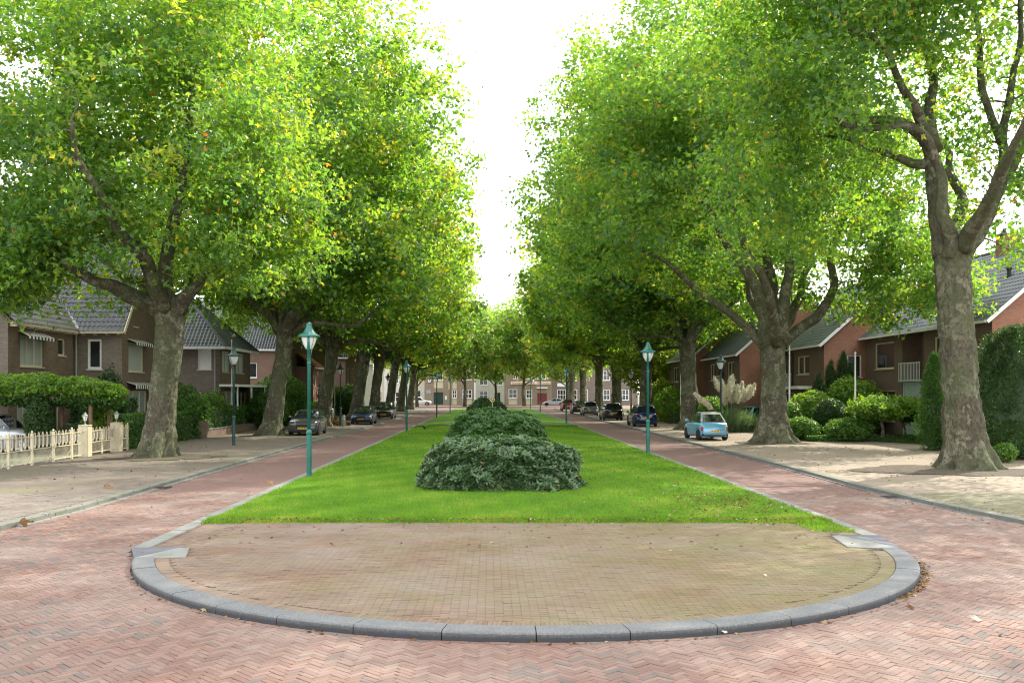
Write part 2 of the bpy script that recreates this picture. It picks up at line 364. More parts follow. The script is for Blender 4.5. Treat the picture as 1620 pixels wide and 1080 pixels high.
M['softtop'] = simple('soft_top', (.36,.36,.33), .8, var=.05)

# ------------------------------------------------------------------ setting: ground, roads, pavements
def poly_sheet(name, pts, z, mat, kind='structure', parent=None):
    bm = bmesh.new(); vs = [bm.verts.new((x,y,z)) for x, y in pts]; f = bm.faces.new(vs); bm.normal_update()
    if f.normal.z < 0: f.normal_flip()
    bmesh.ops.triangulate(bm, faces=[f]); me = bpy.data.meshes.new(name); bm.to_mesh(me); bm.free(); me.materials.append(mat)
    return link(name, me, parent, kind=kind)
LP = [(-9.15,152),(-9.15,30),(-9.1,21),(-9.3,18),(-9.9,15.8),(-11.5,13.8),(-14,12.8),(-20,12.2),(-60,12)]
RP = [(10.3,152),(10.3,36),(10.12,26),(10.25,22),(10.6,18.8),(11.5,16.4),(13.5,14.4),(17,13),(25,12.4),(60,12)]
poly_sheet('ground', [(-900,-60),(900,-60),(900,1500),(-900,1500)], -.08, M['ground'])
road = poly_sheet('road', [(-60,-20),(60,-20),(60,11.98)]+RP[::-1][0:]+[(60,153),(60,196),(-60,196),(-60,153)]+LP, -.014, M['road_far'])
pl = poly_sheet('pavement', LP[:]+[(-60,152)], .058, M['pave_left']); pr = poly_sheet('pavement', RP[:]+[(60,152)], .058, M['pave_right'])
poly_sheet('driveway', [(-16.4,20),(-16.4,43),(-60,43),(-60,20)], .064, M['drive'])
poly_sheet('garden_bed', [(-16.9,43.2),(-16.9,150),(-60,150),(-60,43.2)], .068, M['garden'])
poly_sheet('garden_bed', [(60,26),(22.5,27),(21.0,40),(21.4,46),(18,54),(17,62),(17,150),(60,150)], .068, M['garden'])

def inroad(x, y, pad=0):
    ly = np.array([p[1] for p in LP[::-1]]); lx = np.array([p[0] for p in LP[::-1]])
    ry = np.array([p[1] for p in RP[::-1]]); rx = np.array([p[0] for p in RP[::-1]])
    xl = np.interp(y, ly, lx); xr = np.interp(y, ry, rx)
    return ((y < 12) | ((x > xl+pad) & (x < xr-pad)))
IC = (.52, 16.03); IR = 6.15
def inisland(x, y, pad=0):
    c = (np.hypot(x-IC[0], y-IC[1]) < IR+pad); yl = np.where(x < .5, 14.4, 15.3); c = c & (y < yl)
    tl = np.clip((y-14.4)/1.35, 0, 1); tr = np.clip((y-15.3)/1.9, 0, 1); xl = -5.41-tl*.56; xr = 6.63+tr*.44
    return c | ((y >= yl) & (x > xl-pad) & (x < xr+pad))
SLAB = {-1: [(-5.41,14.41),(-5.06,14.33),(-4.62,14.40),(-4.86,15.36),(-5.02,15.30)], 1: [(6.63,15.31),(6.27,15.26),(5.80,15.38),(5.98,16.62),(6.14,16.66)]}
RAMP = {-1: [(-5.42,14.43,.104),(-5.03,15.31,.100),(-4.93,15.42,.100),(-5.97,15.80,.022)], 1: [(6.64,15.33,.104),(6.15,16.67,.100),(6.04,16.80,.095),(7.07,17.22,.022)]}
def inpoly(x, y, poly):
    r = np.zeros(np.shape(x), bool); k = len(poly)
    for i in range(k):
        x1,y1 = poly[i][:2]; x2,y2 = poly[(i+1)%k][:2]
        r ^= ((y1>y)!=(y2>y)) & (x < (x2-x1)*(y-y1)/((y2-y1) or 1e-9)+x1)
    return r
def brick_arrays(c, ang, L, Wd, z, tone, rng, top=.012, gap=.0035, inset=.004):
    n = len(c); a, b = L/2-gap/2, Wd/2-gap/2; i = inset
    loc = np.array([[-a,-b,-.03],[a,-b,-.03],[a,b,-.03],[-a,b,-.03],[-a,-b,-i],[a,-b,-i],[a,b,-i],[-a,b,-i],
                    [-a+i,-b+i,0],[a-i,-b+i,0],[a-i,b-i,0],[-a+i,b-i,0]])
    V = np.repeat(loc[None], n, 0)
    V[:, :, 2] += rng.normal(0, .0018, n)[:, None] + V[:, :, 0]*rng.normal(0,.010,n)[:,None] + V[:,:,1]*rng.normal(0,.014,n)[:,None]
    ang = ang + rng.normal(0, .012, n); ca, sa = np.cos(ang)[:,None], np.sin(ang)[:,None]
    X = V[:,:,0]*ca - V[:,:,1]*sa + c[:,0:1]; Y = V[:,:,0]*sa + V[:,:,1]*ca + c[:,1:2]
    V = np.stack([X, Y, V[:,:,2] + (z[:,None] if hasattr(z,'__len__') else z)], -1)
    f = np.array([[8,9,10,11],[4,5,9,8],[5,6,10,9],[6,7,11,10],[7,4,8,11],[0,1,5,4],[1,2,6,5],[2,3,7,6],[3,0,4,7]])
    F = (f[None] + (np.arange(n)*12)[:,None,None]).reshape(-1,4)
    return V.reshape(-1,3), F, np.repeat(tone, 9)
def place_bricks(parent, c, ang, L, Wd, z, mat, seed, nparts=300):
    rng = np.random.default_rng(seed); n = len(c); tone = rng.random(n)
    dark = noise_arr(c*1.1, 5); tone = np.clip(tone*.9+dark*.25, 0, 1)
    vis = np.where((np.abs(c[:,0]+.1) < c[:,1]*.53) & (c[:,1] > 8.45), c[:,1], 1e3+c[:,1])
    order = np.argsort(vis); near = order[:nparts]; rest = order[nparts:]
    zz = z if hasattr(z,'__len__') else np.full(n, z)
    V, F, T = brick_arrays(c[rest], ang[rest], L, Wd, zz[rest], tone[rest], rng)
    link('bricks', mesh_np('bricks', V, F, mat, T), parent, kind='stuff')
    vm = []
    for k in range(14):
        v, f, t = brick_arrays(np.zeros((1,2)), np.zeros(1), L, Wd, 0., np.array([k/13.]), rng)
        vm.append(mesh_np('brick', v, f, mat, t))
    for i in near:
        link('brick', vm[int(tone[i]*13)], parent, (c[i,0], c[i,1], zz[i]), (0,0,ang[i]))
def noise_arr(c, seed):
    return np.array([noise.noise((float(x), float(y), seed*3.1)) for x, y in c])
def herring(x0, x1, y0, y1, Wd, n, rot):
    L = n*Wd; cx, cy = (x0+x1)/2, (y0+y1)/2; r = math.hypot(x1-x0, y1-y0)/2
    k = int(r/Wd)+6; xs, ys = np.meshgrid(np.arange(-k, k), np.arange(-k, k)); d = (xs-ys) % (2*n)
    h = d == 0; v = d == 2*n-1
    ch = np.stack([xs[h]*Wd+L/2, ys[h]*Wd+Wd/2], -1); cv = np.stack([xs[v]*Wd+Wd/2, ys[v]*Wd+L/2], -1)
    c = np.vstack([ch, cv]); a = np.r_[np.zeros(len(ch)), np.full(len(cv), math.pi/2)]
    ca, sa = math.cos(rot), math.sin(rot)
    c = np.stack([c[:,0]*ca-c[:,1]*sa+cx, c[:,0]*sa+c[:,1]*ca+cy], -1); a = a+rot
    m = (c[:,0] > x0) & (c[:,0] < x1) & (c[:,1] > y0) & (c[:,1] < y1)
    return c[m], a[m]
# joint bed under the laid bricks
BY = 25.0
c, a = herring(-13, 14, 6.6, BY, .07, 3, math.radians(45))
m = inroad(c[:,0], c[:,1], .06) & ~inisland(c[:,0], c[:,1], .01) & (np.abs(c[:,0]-.2) < c[:,1]*.6+2.0)
bed = MB(); bed.v = [(-16,6,-.010),(16,6,-.010),(16,12,-.010),(-16,12,-.010),(-9.0,12,-.010),(10.05,12,-.010),(10.05,BY,-.010),(-9.0,BY,-.010)]; bed.f = [(0,1,2,3),(4,5,6,7)]; bed.t = [.5,.5]
bed.obj('joint_sand', M['bed'], road)
place_bricks(road, c[m], a[m], .21, .07, .0, M['road_brick'], 3)
# ring course along the raised kerb
n = int(math.radians(170)*(IR+.07)/.21); th = np.linspace(math.radians(187), math.radians(353), n)
rc = np.stack([IC[0]+np.cos(th)*(IR+.055), IC[1]+np.sin(th)*(IR+.055)], -1)
V, F, T = brick_arrays(rc, th+math.pi/2, .21, .075, np.full(n,.007), NR.random(n)*.6, NR)
link('edge_course', mesh_np('edge_course', V, F, M['road_brick'], T), road, kind='stuff')

# island surface
def islz(x, y):
    t = np.clip((y-15.0)/3.8, 0, 1); t = t*t*(3-2*t); xl, xr = -5.67, 6.77
    d = np.minimum(x-xl, xr-x); e = 1-np.clip(d/.9, 0, 1); t2 = np.clip((y-np.where(x < .5, 15.0, 16.3))/.7, 0, 1)
    return np.maximum(.098-.062*t-.075*e*t2, .016)
def strip_grid(name, xs, ys, zf, mat, kind=None, parent=None, mask=None):
    X, Y = np.meshgrid(xs, ys); Z = zf(X, Y); V = np.stack([X,Y,Z],-1).reshape(-1,3); nx = len(xs); ny = len(ys)
    i = (np.arange(ny-1)[:,None]*nx+np.arange(nx-1)[None]).ravel(); F = np.stack([i,i+1,i+nx+1,i+nx],-1)
    if mask is not None:
        cc = V[F].mean(1); F = F[mask(cc[:,0], cc[:,1])]
    return link(name, mesh_np(name, V, F, mat, smooth=True), parent, kind=kind)
isl = strip_grid('paved_island', np.linspace(-5.9,7.0,100), np.linspace(10.0,19.2,80), lambda x,y: islz(x,y)-.016, M['bed'], 'structure',
    mask=lambda x,y: inisland(x,y,-.12))
Lb, Wb = .205, .052
rows = np.arange(10.0, 19.1, Wb); cs = []
for j, y in enumerate(rows):
    xx = np.arange(-6.2+(j%2)*Lb/2, 7.2, Lb); cs.append(np.stack([xx, np.full(len(xx), y)], -1))
c = np.vstack(cs); inner = (np.hypot(c[:,0]-IC[0], c[:,1]-IC[1]) < IR-.32-.21)|(c[:,1]>np.where(c[:,0]<.5,14.4,15.4))
ok = ~(inpoly(c[:,0],c[:,1],SLAB[-1])|inpoly(c[:,0],c[:,1],SLAB[1])|inpoly(c[:,0],c[:,1],RAMP[-1])|inpoly(c[:,0],c[:,1],RAMP[1]))
m = inner & inisland(c[:,0], c[:,1], -.30) & (c[:,1] < 19.05) & ok
c = c[m]; place_bricks(isl, c, np.zeros(len(c)), Lb, Wb, islz(c[:,0], c[:,1])-.004, M['island_brick'], 9)
n = int(math.radians(170)*(IR-.42)/.055); th = np.linspace(math.radians(190), math.radians(350), n)
rc = np.stack([IC[0]+np.cos(th)*(IR-.42), IC[1]+np.sin(th)*(IR-.42)], -1)
V, F, T = brick_arrays(rc, th, .2, .055, np.full(n,.095), NR.random(n), NR)
link('edge_course', mesh_np('edge_course', V, F, M['island_brick'], T), isl, kind='stuff')

# raised kerb of the island head: each stone a part
kerb = thing('kerb', None, None); kerb['kind'] = 'structure'
def arc_stone(a0, a1, r0, r1, h, seed):
    mb = MB(); n = 7; vs = []
    rr = random.Random(seed); dz = rr.uniform(-.003,.003)
    prof = [(r1, -.05), (r1+.002, h*.8), (r1-.012, h*.93), (r1-.035, h), (r0+.008, h), (r0, h-.008), (r0, -.05)]
    for i in range(n):
        t = a0+(a1-a0)*i/(n-1)
        for r, z in prof: vs.append((IC[0]+r*math.cos(t), IC[1]+r*math.sin(t), z+dz))
    k = len(prof); fs = [(i*k+j, i*k+(j+1)%k, (i+1)*k+(j+1)%k, (i+1)*k+j) for i in range(n-1) for j in range(k)]
    fs += [tuple(range(k)), tuple((n-1)*k+i for i in range(k))[::-1]]
    mb.add(vs, fs); return mb
A0, A1 = math.radians(195.4), math.radians(353.2); ns = 17
for i in range(ns):
    g = .0009; s0 = A0+(A1-A0)*i/ns+g; s1 = A0+(A1-A0)*(i+1)/ns-g
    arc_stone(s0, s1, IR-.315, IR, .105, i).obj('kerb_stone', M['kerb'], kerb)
for sx in (-1, 1):     # slab and ramp stones where the kerb drops to road level
    a = SLAB[sx] if sx > 0 else SLAB[sx][::-1]
    MB().prism([(x,y,-.02) for x,y in a][::-1], (0,0,.124)).obj('kerb_stone', M['kerb_light'], kerb, bevel=.006)
    b = RAMP[sx] if sx > 0 else RAMP[sx][::-1]; mb = MB(); vs = list(b)+[(x,y,-.03) for x,y,z in b]
    mb.add(vs, [(3,2,1,0)]+[(i,(i+1)%4,4+(i+1)%4,4+i) for i in range(4)]); mb.obj('kerb_ramp', M['kerb_dark'], kerb)
def stone_line(parent, pts, w, h, side, mat, y_parts=60, step=1.0):
    # stones of ~1 m along a polyline; near ones are parts, far ones joined
    P = [Vector((x,y)) for x, y in pts]; far = MB(); carry = []
    segs = []
    for a, b in zip(P, P[1:]):
        d = b-a; L = d.length; n = max(1, round(L/step)); 
        for i in range(n): segs.append((a+d*(i/n), a+d*((i+1)/n)))
    for a, b in segs:
        d = (b-a).normalized(); nn = Vector((-d.y, d.x))*side; a2 = a+d*.004; b2 = b-d*.004
        dz = R.uniform(-.002,.002)
        q = [a2, b2, b2+nn*w, a2+nn*w]
        if side < 0: q = q[::-1]
        poly = [(p.x,p.y,-.05) for p in q]
        if a.y < y_parts and abs(a.x) < 22: MB().prism(poly, (0,0,.05+h+dz)).obj('kerb_stone', mat, parent, bevel=.008)
        else: far.prism(poly, (0,0,.05+h+dz))
    if far.v: far.obj('kerb_stones', mat, parent, kind='stuff')
def lin(x, y0, y1): return [(x,y0),(x,y1)]
stone_line(kerb, lin(-5.97,15.82,150), .30, .022, -1, M['kerb_light'], 55)
stone_line(kerb, lin(7.07,17.24,150), .30, .022, 1, M['kerb_light'], 55)
kl = thing('kerb', None, None); kl['kind'] = 'structure'; stone_line(kl, LP[::-1][1:], .28, .074, 1, M['gutter'], 50)
kr = thing('kerb', None, None); kr['kind'] = 'structure'; stone_line(kr, RP[::-1][1:], .28, .074, -1, M['gutter'], 50)
gl = thing('gutter', None, None); gl['kind'] = 'structure'
def offs(pts, d): return [(x+d, y) for x, y in pts]
stone_line(gl, [(-9.0,152),(-9.0,30),(-8.95,21),(-9.1,18.5)][::-1], .14, .004, 1, M['kerb_light'], 0)
stone_line(gl, [(10.15,152),(10.15,36),(9.95,26),(10.05,22),(10.4,18.8)][::-1], .14, .004, -1, M['kerb_dark'], 0)
def grate(x, y, label):
    t = thing('drain_grate', label, 'drain', (x,y,.006))
    MB().box(-.19,.19,-.24,.24,-.02,.004).obj('frame', M['iron'], t)
    for i in range(7): MB().box(-.16,.16,-.20+i*.062,-.175+i*.062,.004,.014).obj('bar', M['iron'], t)
grate(-8.98, 26.0, 'iron drain grate in the gutter of the left road'); grate(10.0, 23.6, 'iron drain grate in the gutter of the right road')
# brick pavement pieces near the camera on both sides
for par, xs0, xs1, seed in ((pl, -17, -9.4, 21), (pr, 10.5, 20, 22)):
    rows = np.arange(13.5, 24, .105); cs = []
    for j, y in enumerate(rows):
        xx = np.arange(xs0+(j%2)*.1, xs1, .21); cs.append(np.stack([xx, np.full(len(xx), y)], -1))
    c = np.vstack(cs); m = ~inroad(c[:,0], c[:,1], -.42) & (np.abs(c[:,0]-.2) < c[:,1]*.6+1)
    c = c[m]; place_bricks(par, c, np.zeros(len(c)), .21, .105, .068, M['pave_brick'], seed, 120)

# lawn
def lawnz(x, y): 
    u = (x-.55)/6.2; return .035+.10*np.clip(1-u*u, 0, 1)*np.clip((y-18.9)/5, 0, 1)
lx = np.linspace(-5.67, 6.77, 40); ly = np.r_[np.linspace(18.95, 40, 60), np.linspace(41.5, 150, 60)]
lawn = strip_grid('lawn', lx, ly, lawnz, M['lawn'], 'structure')
poly_sheet('path', [(-5.67,71.8),(6.77,71.8),(6.77,73.3),(-5.67,73.3)], .16, M['pave_left'])
def blades(n, y0, y1, h0, h1, w, seed, pw=1.0, x0=-5.70, x1=6.80):
    g = np.random.default_rng(seed); u = g.random(n)**pw; y = y0+(y1-y0)*u; x = x0+(x1-x0)*g.random(n)
    keep = ~(((np.abs(x-.35)/2.1)**2+((y-25.75)/2.1)**2) < .8); x, y = x[keep], y[keep]; n = len(x)
    z = lawnz(x, np.maximum(y,18.95)); a = g.random(n)*2*np.pi; h = h0+(h1-h0)*g.random(n)
    dx, dy = np.cos(a)*w/2, np.sin(a)*w/2; lx_, ly_ = g.normal(0,.5,n)*h, g.normal(0,.5,n)*h
    V = np.stack([np.stack([x-dx,y-dy,z-.01],-1), np.stack([x+dx,y+dy,z-.01],-1), np.stack([x+lx_,y+ly_,z+h],-1)], 1).reshape(-1,3)
    return V, np.arange(n*3).reshape(-1,3), np.clip(g.normal(.46,.2,n) + .16*np.sin(x*1.3+y*.7)+.14*np.sin(x*3.1-y*2.3+2)+.12*np.sin(x*7.3+y*5.1)*np.sin(y*3.7-x*2.2), 0, 1)
V1,F1,T1 = blades(130000, 18.8, 31, .03, .065, .012, 1, 1.3); V2,F2,T2 = blades(90000, 31, 75, .04, .07, .03, 2, 1.4)
V3,F3,T3 = blades(16000, 18.62, 19.35, .03, .10, .014, 3, .6)
V4,F4,T4 = blades(1500, 17.6, 19.0, .02, .05, .02, 4, 1, 6.0, 6.8)
V = np.vstack([V1,V2,V3,V4]); F = np.arange(len(V)).reshape(-1,3)
link('grass', mesh_np('grass', V, F, M['grass'], np.r_[T1,T2,T3,T4]), lawn, kind='stuff')
# soil around the two near trees
def soil_patch(cx, cy, rx, ry, seed):
    rr = random.Random(seed); n = 30; mb = MB(); vs = [(cx,cy,.10)]
    for i in range(n):
        a = 2*math.pi*i/n; k = 1+rr.uniform(-.22,.16); vs.append((cx+rx*k*math.cos(a), cy+ry*k*math.sin(a), .074))
    mb.add(vs, [(0,1+i,1+(i+1)%n) for i in range(n)]); mb.obj('tree_pit_soil', M['soil'], None, kind='structure', smooth=True)
soil_patch(-12.9,37.3,2.3,2.0,1); soil_patch(15.0,31.0,2.9,2.3,2); soil_patch(14.3,47.9,1.9,1.6,3); soil_patch(-13,56.3,1.7,1.5,4)
# ------------------------------------------------------------------ vegetation builders
def norm(a): return a/np.maximum(np.linalg.norm(a, axis=-1, keepdims=True), 1e-9)
def leaf_mesh(name, P, Nn, size, mat, tone, rng, kind='star'):
    """P leaf positions, Nn leaf normals"""
    n = len(P); t = norm(np.cross(Nn, rng.normal(size=(n,3)))); b = np.cross(Nn, t)
    s = size*(.6+.8*rng.random(n))
    if kind == 'star':
        # three-lobed leaf: centre, 3 tips, 4 notches
        tpl = np.array([[0,-.42,0],[-.30,-.22,.03],[-.58,.05,-.06],[-.17,.10,.05],[0,.60,-.09],[.17,.10,.05],[.58,.05,-.06],[.30,-.22,.03]])
        fs = np.array([[0,1,2,3],[0,3,4,5],[0,5,6,7]])
    elif kind == 'quad':
        tpl = np.array([[0,-.5,0],[.42,0,.08],[0,.5,-.05],[-.42,0,.08]]); fs = np.array([[0,1,2,3]])
    else:  # lance
        tpl = np.array([[0,0,0],[.16,.45,.03],[0,1.0,-.10],[-.16,.45,.03]]); fs = np.array([[0,1,2,3]])
    k = len(tpl)
    V = P[:,None,:] + s[:,None,None]*(tpl[None,:,0:1]*t[:,None,:] + tpl[None,:,1:2]*b[:,None,:] + tpl[None,:,2:3]*Nn[:,None,:])
    F = (fs[None]+(np.arange(n)*k)[:,None,None]).reshape(-1,4)
    return mesh_np(name, V.reshape(-1,3), F, mat, np.repeat(tone, len(fs)))

def plane_tree(label, loc, trunk, fork_r, limbs, blobs, n_clusters, per, leaf, kind, seed, group='plane trees along the street', zmin=5.6, tone0=0.0, csize=.8, limb_n=10, shell=.38, clear=None):
    """trunk: list of (x,y,z,r); limbs: list of (points, r0, r1) local; blobs: list of (cx,cy,cz,rx,ry,rz,weight)"""
    rr = random.Random(seed); g = np.random.default_rng(seed)
    t = thing('plane_tree', label, 'tree', loc, 0, group)
    mb = MB(); ns, nr = (88, 96) if kind == 'star' else (40, 40); vs = []
    tz = [p[2] for p in trunk]; ph = rr.uniform(0, 6); kf = rr.choice([5,6,7])
    for j in range(nr+1):
        z = tz[0]-.05+(tz[-1]-tz[0]+.05)*(j/nr)**1.25
        cx = np.interp(z, tz, [p[0] for p in trunk]); cy = np.interp(z, tz, [p[1] for p in trunk]); r = np.interp(z, tz, [p[3] for p in trunk])
        for i in range(ns):
            a = 2*math.pi*i/ns
            fl = math.exp(-max(z,0)/.42); rib = .5+.5*math.cos(kf*a+ph+.6*math.sin(2*a))
            q = 1+fl*(.08+.52*rib**2)+.10*rib*math.exp(-z/2.0)+.05*math.cos(2*a+ph+z*.4)
            p = Vector((math.cos(a)*1.1, math.sin(a)*1.1, z*.75+seed*3))
            q += .15*noise.noise(p*1.3)+.11*noise.noise(p*3.3)+.07*noise.noise(p*7)+.035*noise.noise(p*15)
            vs.append((cx+r*q*math.cos(a), cy+r*q*math.sin(a), z))
    fs = [(j*ns+i, j*ns+(i+1)%ns, (j+1)*ns+(i+1)%ns, (j+1)*ns+i) for j in range(nr) for i in range(ns)]
    fs.append(tuple(nr*ns+i for i in range(ns))); mb.add(vs, fs)
    top = Vector(trunk[-1][:3]); mb.ball(top, (fork_r*1.05, fork_r*1.05, fork_r*.8), 16, 8)
    mb.obj('trunk', M['bark'], t, smooth=True)
    pool = []      # (point, radius)
    def spl(pts, n):
        P = [Vector(p) for p in pts]; P = [P[0]*2-P[1]]+P+[P[-1]*2-P[-2]]; out = []
        for i in range(1, len(P)-2):
            for k in range(n):
                u = k/n; a,b,c,d = P[i-1],P[i],P[i+1],P[i+2]
                out.append(.5*((2*b)+(c-a)*u+(2*a-5*b+4*c-d)*u*u+(3*b-a-3*c+d)*u**3))
        out.append(P[-2]); return out
    for pts, r0, r1 in limbs:
        Q = spl([tuple(p) for p in pts], 5); k = len(Q)
        for i, q in enumerate(Q): Q[i] = q+Vector((noise.noise(q*.5+Vector((seed,0,0))), noise.noise(q*.5+Vector((0,seed,5))), noise.noise(q*.5+Vector((9,0,seed)))))*.35*min(1,i/4)
        rad = [r0+(r1-r0)*(i/(k-1))**.8 for i in range(k)]
        m2 = MB(); m2.tube(Q, rad, limb_n, wob=.12); m2.obj('limb', M['bark'], t, smooth=True)
        for i, q in enumerate(Q):
            if i > 3: pool.append((q, rad[i]))
    # cluster centres
    w = np.array([b[6] for b in blobs]); w = w/w.sum(); C = []
    while len(C) < n_clusters:
        b = blobs[g.choice(len(blobs), p=w)]; d = norm(g.normal(size=3)); rad = g.random()**shell*(1+.30*noise.noise((d[0]*2.6+seed, d[1]*2.6+b[0], d[2]*2.6+b[2])))
        p = np.array(b[:3])+d*rad*np.array(b[3:6])
        if clear and p[1] < clear[3] and p[2] < clear[0]-.12*(p[0]-clear[4])**2 and g.random() < clear[2] and abs(p[0]-clear[4]) < clear[1]: continue
        if p[2] < zmin+1.5*(noise.noise((p[0]*.35,p[1]*.35,seed))): continue
        if noise.noise((p[0]*.33+seed,p[1]*.33,p[2]*.40)) < -.13: continue
        C.append(p)
    C = np.array(C)
    # twigs: each centre joins the nearest wood, nearest first
    br = MB(); PP = np.array([p[0][:] for p in pool]); PR = np.array([p[1] for p in pool])
    D = np.sqrt(((C[:,None]-PP[None])**2).sum(-1)).min(1); order = np.argsort(D)[:min(n_clusters, 420)]
    PPl = [p[0] for p in pool]; PRl = [p[1] for p in pool]; arr = np.array([p[:] for p in PPl])
    for i in order:
        c = C[i]; d = ((arr-c)**2).sum(1); d += np.maximum(0, arr[:,2]-c[2])*2; k = int(np.argmin(d)); a = PPl[k]; cc = Vector(c)
        L = (cc-a).length
        if L < .4: continue
        mid = a.lerp(cc, .5)+Vector((g.normal(), g.normal(), abs(g.normal())*.8))*L*.09
        r0 = min(PRl[k]*.6, .03+.012*L); br.tube([a, a.lerp(mid,.55)+Vector((0,0,.02*L)), mid, cc], [r0, r0*.85, r0*.6, .012], 5, cap=False)
        for q, rq in ((mid, r0*.6), (cc, max(.014, r0*.3))):
            PPl.append(q); PRl.append(rq); arr = np.vstack([arr, np.array(q[:])[None]])
    br.obj('branches', M['bark'], t, smooth=True, kind='stuff')
    # leaves
    k = g.poisson(per, n_clusters).clip(4); idx = np.repeat(np.arange(n_clusters), k); n = len(idx)
    sz = csize*(.7+.6*g.random(n_clusters))[idx]
    off = g.normal(size=(n,3))*np.array([1,1,.6])*sz[:,None]*.62
    P = C[idx]+off*.88; cen = np.array([np.average([b[0] for b in blobs], weights=w), np.average([b[1] for b in blobs], weights=w), np.average([b[2] for b in blobs], weights=w)])
    out = norm(P-cen); Nn = norm(out*.35+np.array([0,0,.45])+g.normal(size=(n,3))*.62)
    ctone = np.clip(g.normal(.44, .19, n_clusters), 0, 1)[idx]
    tone = np.clip(ctone+g.normal(0,.17,n)+tone0, 0, .955); r = g.random(n); tone[r < .002] = 1.0
    tone[(r > .004) & (r < .012)] = .975
    link('crown', leaf_mesh('crown', P, Nn, leaf, M['leaf'], tone, g, kind), t, kind='stuff')
    return t
def W2(px, py, Y, base):      # helper used to read a measured point off at a known distance, relative to base
    return ((px-775)*Y/1500-base[0], Y-base[1], CH+(621-py)*Y/1500)

# nearest left tree
b = (-13.1, 37.5); q = lambda px, py, dy=0: W2(px, py, b[1]+dy, b)
plane_tree('thick plane tree beside the cream garden fence, nearest on the left', (*b,.06),
    [(-.1,0,0,.63),(0,0,.6,.59),(.15,0,2,.53),(.35,0,4,.50),(.45,0,5.2,.53),(.45,0,6.0,.60)], .54,
    [([q(258,492),q(222,482,-.3),q(190,462,-1),q(140,440,-2),q(60,380,-3),q(-30,330,-4)], .42,.09),
     ([q(262,490),q(250,455,.5),q(215,400,1),q(190,320,2),q(170,220,2.5)], .36,.07),
     ([q(270,490),q(268,440,-.4),q(275,370,-1),q(290,270,-1.5),q(300,150,-2),q(300,20,-2)], .38,.07),
     ([q(282,492),q(305,462,-.6),q(335,425,-1.5),q(380,370,-2.5),q(420,300,-3)], .34,.06),
     ([q(280,492,.3),q(300,450,1.5),q(330,400,3),q(390,330,5),q(430,250,6)], .33,.06),
     ([q(262,490,-.3),q(240,440,-2),q(200,380,-4),q(150,300,-6),q(110,200,-7.5)], .33,.06),
     ([q(265,490,.3),q(230,460,2),q(170,420,4),q(90,350,6)], .3,.06)],
    [(-.5,-.5,11.5,7.2,7.5,4.8,1.0),(-1,-1,16.5,6.8,7.5,5.5,1.1),(-6,-2,10.5,5.5,6,4.6,.7),(3.2,-1.5,10.5,3.6,6,3.2,.42),(2.6,-1,15.5,4.0,6,4.5,.45),(-6,-1,17,5,6,5,.5),(-6.2,-3,7.2,3.2,3,2.4,.30),(3.3,-1,8.2,3.9,5,2.2,.30),(-3,-2,8.0,5,5,2.4,.40),(-1,-3,7.6,3.5,3,1.8,.2)],
    2350, 44, .195, 'star', 11, zmin=5.7, tone0=.06, clear=(8.4,3.0,.75,0.5,0))
# nearest right tree
b = (15.8, 31.5); q = lambda px, py, dy=0: W2(px, py, b[1]+dy, b)
plane_tree('tall forked plane tree with bare limbs, nearest on the right', (*b,.06),
    [(.1,0,0,.72),(.0,0,.7,.66),(-.12,0,2.2,.58),(-.28,0,4.5,.53),(-.38,0,6.2,.52),(-.42,0,7.1,.56)], .52,
    [([q(1496,408),q(1484,350,.2),q(1478,290,.3),q(1476,240,.4),q(1440,205,.2),q(1385,188,-.3),q(1320,182,-1)], .40,.10),
     ([q(1502,410,-.3),q(1510,370,-.6),q(1492,330,-.8),q(1490,285,-.8),q(1474,240,-.8),q(1452,215,-1),q(1410,200,-1.3),q(1330,190,-1.5)], .26,.08),
     ([q(1478,260,.4),q(1440,262,.6),q(1395,245,.8),q(1350,228,1.2),q(1300,215,1.6)], .2,.05),
     ([q(1480,240,.4),q(1470,190,1),q(1475,130,1.5),q(1460,60,2),q(1440,-40,2.5)], .27,.07),
     ([q(1476,235,.3),q(1445,170,-.5),q(1400,100,-1.5),q(1330,20,-3)], .22,.06),
     ([q(1512,408),q(1540,368,.3),q(1562,322,.5),q(1598,252,.7),q(1625,190,1),q(1660,90,1.5)], .42,.12),
     ([q(1580,285,.6),q(1588,225,1),q(1600,150,1.2),q(1612,60,1.5),q(1615,-40,2)], .2,.07),
     ([q(1584,230,1),q(1562,130,.5),q(1548,60,0),q(1530,-30,-1)], .15,.05),
     ([q(1520,395,-.3),q(1560,330,-2),q(1600,250,-4),q(1640,150,-6)], .3,.06),
     ([q(1500,400,.4),q(1520,330,3),q(1500,250,5),q(1460,180,7)], .3,.06)],
    [(-4.5,0,14.5,5.0,6.5,3.0,1.0),(-3,-1,19,7.0,7,4.5,1.0),(3,0,15,6,7,5.5,.95),(0,-2,21,8,7,4,.8),(3.5,1,9.5,4,6,3.2,.22),(-5.0,1,11.3,3.2,5,2.0,.30),(-4.8,3.5,9.0,3.4,4,1.9,.22)],
    1800, 42, .185, 'star', 12, zmin=7.0, tone0=-.02, clear=(15,5.0,.40,1.5,.5))
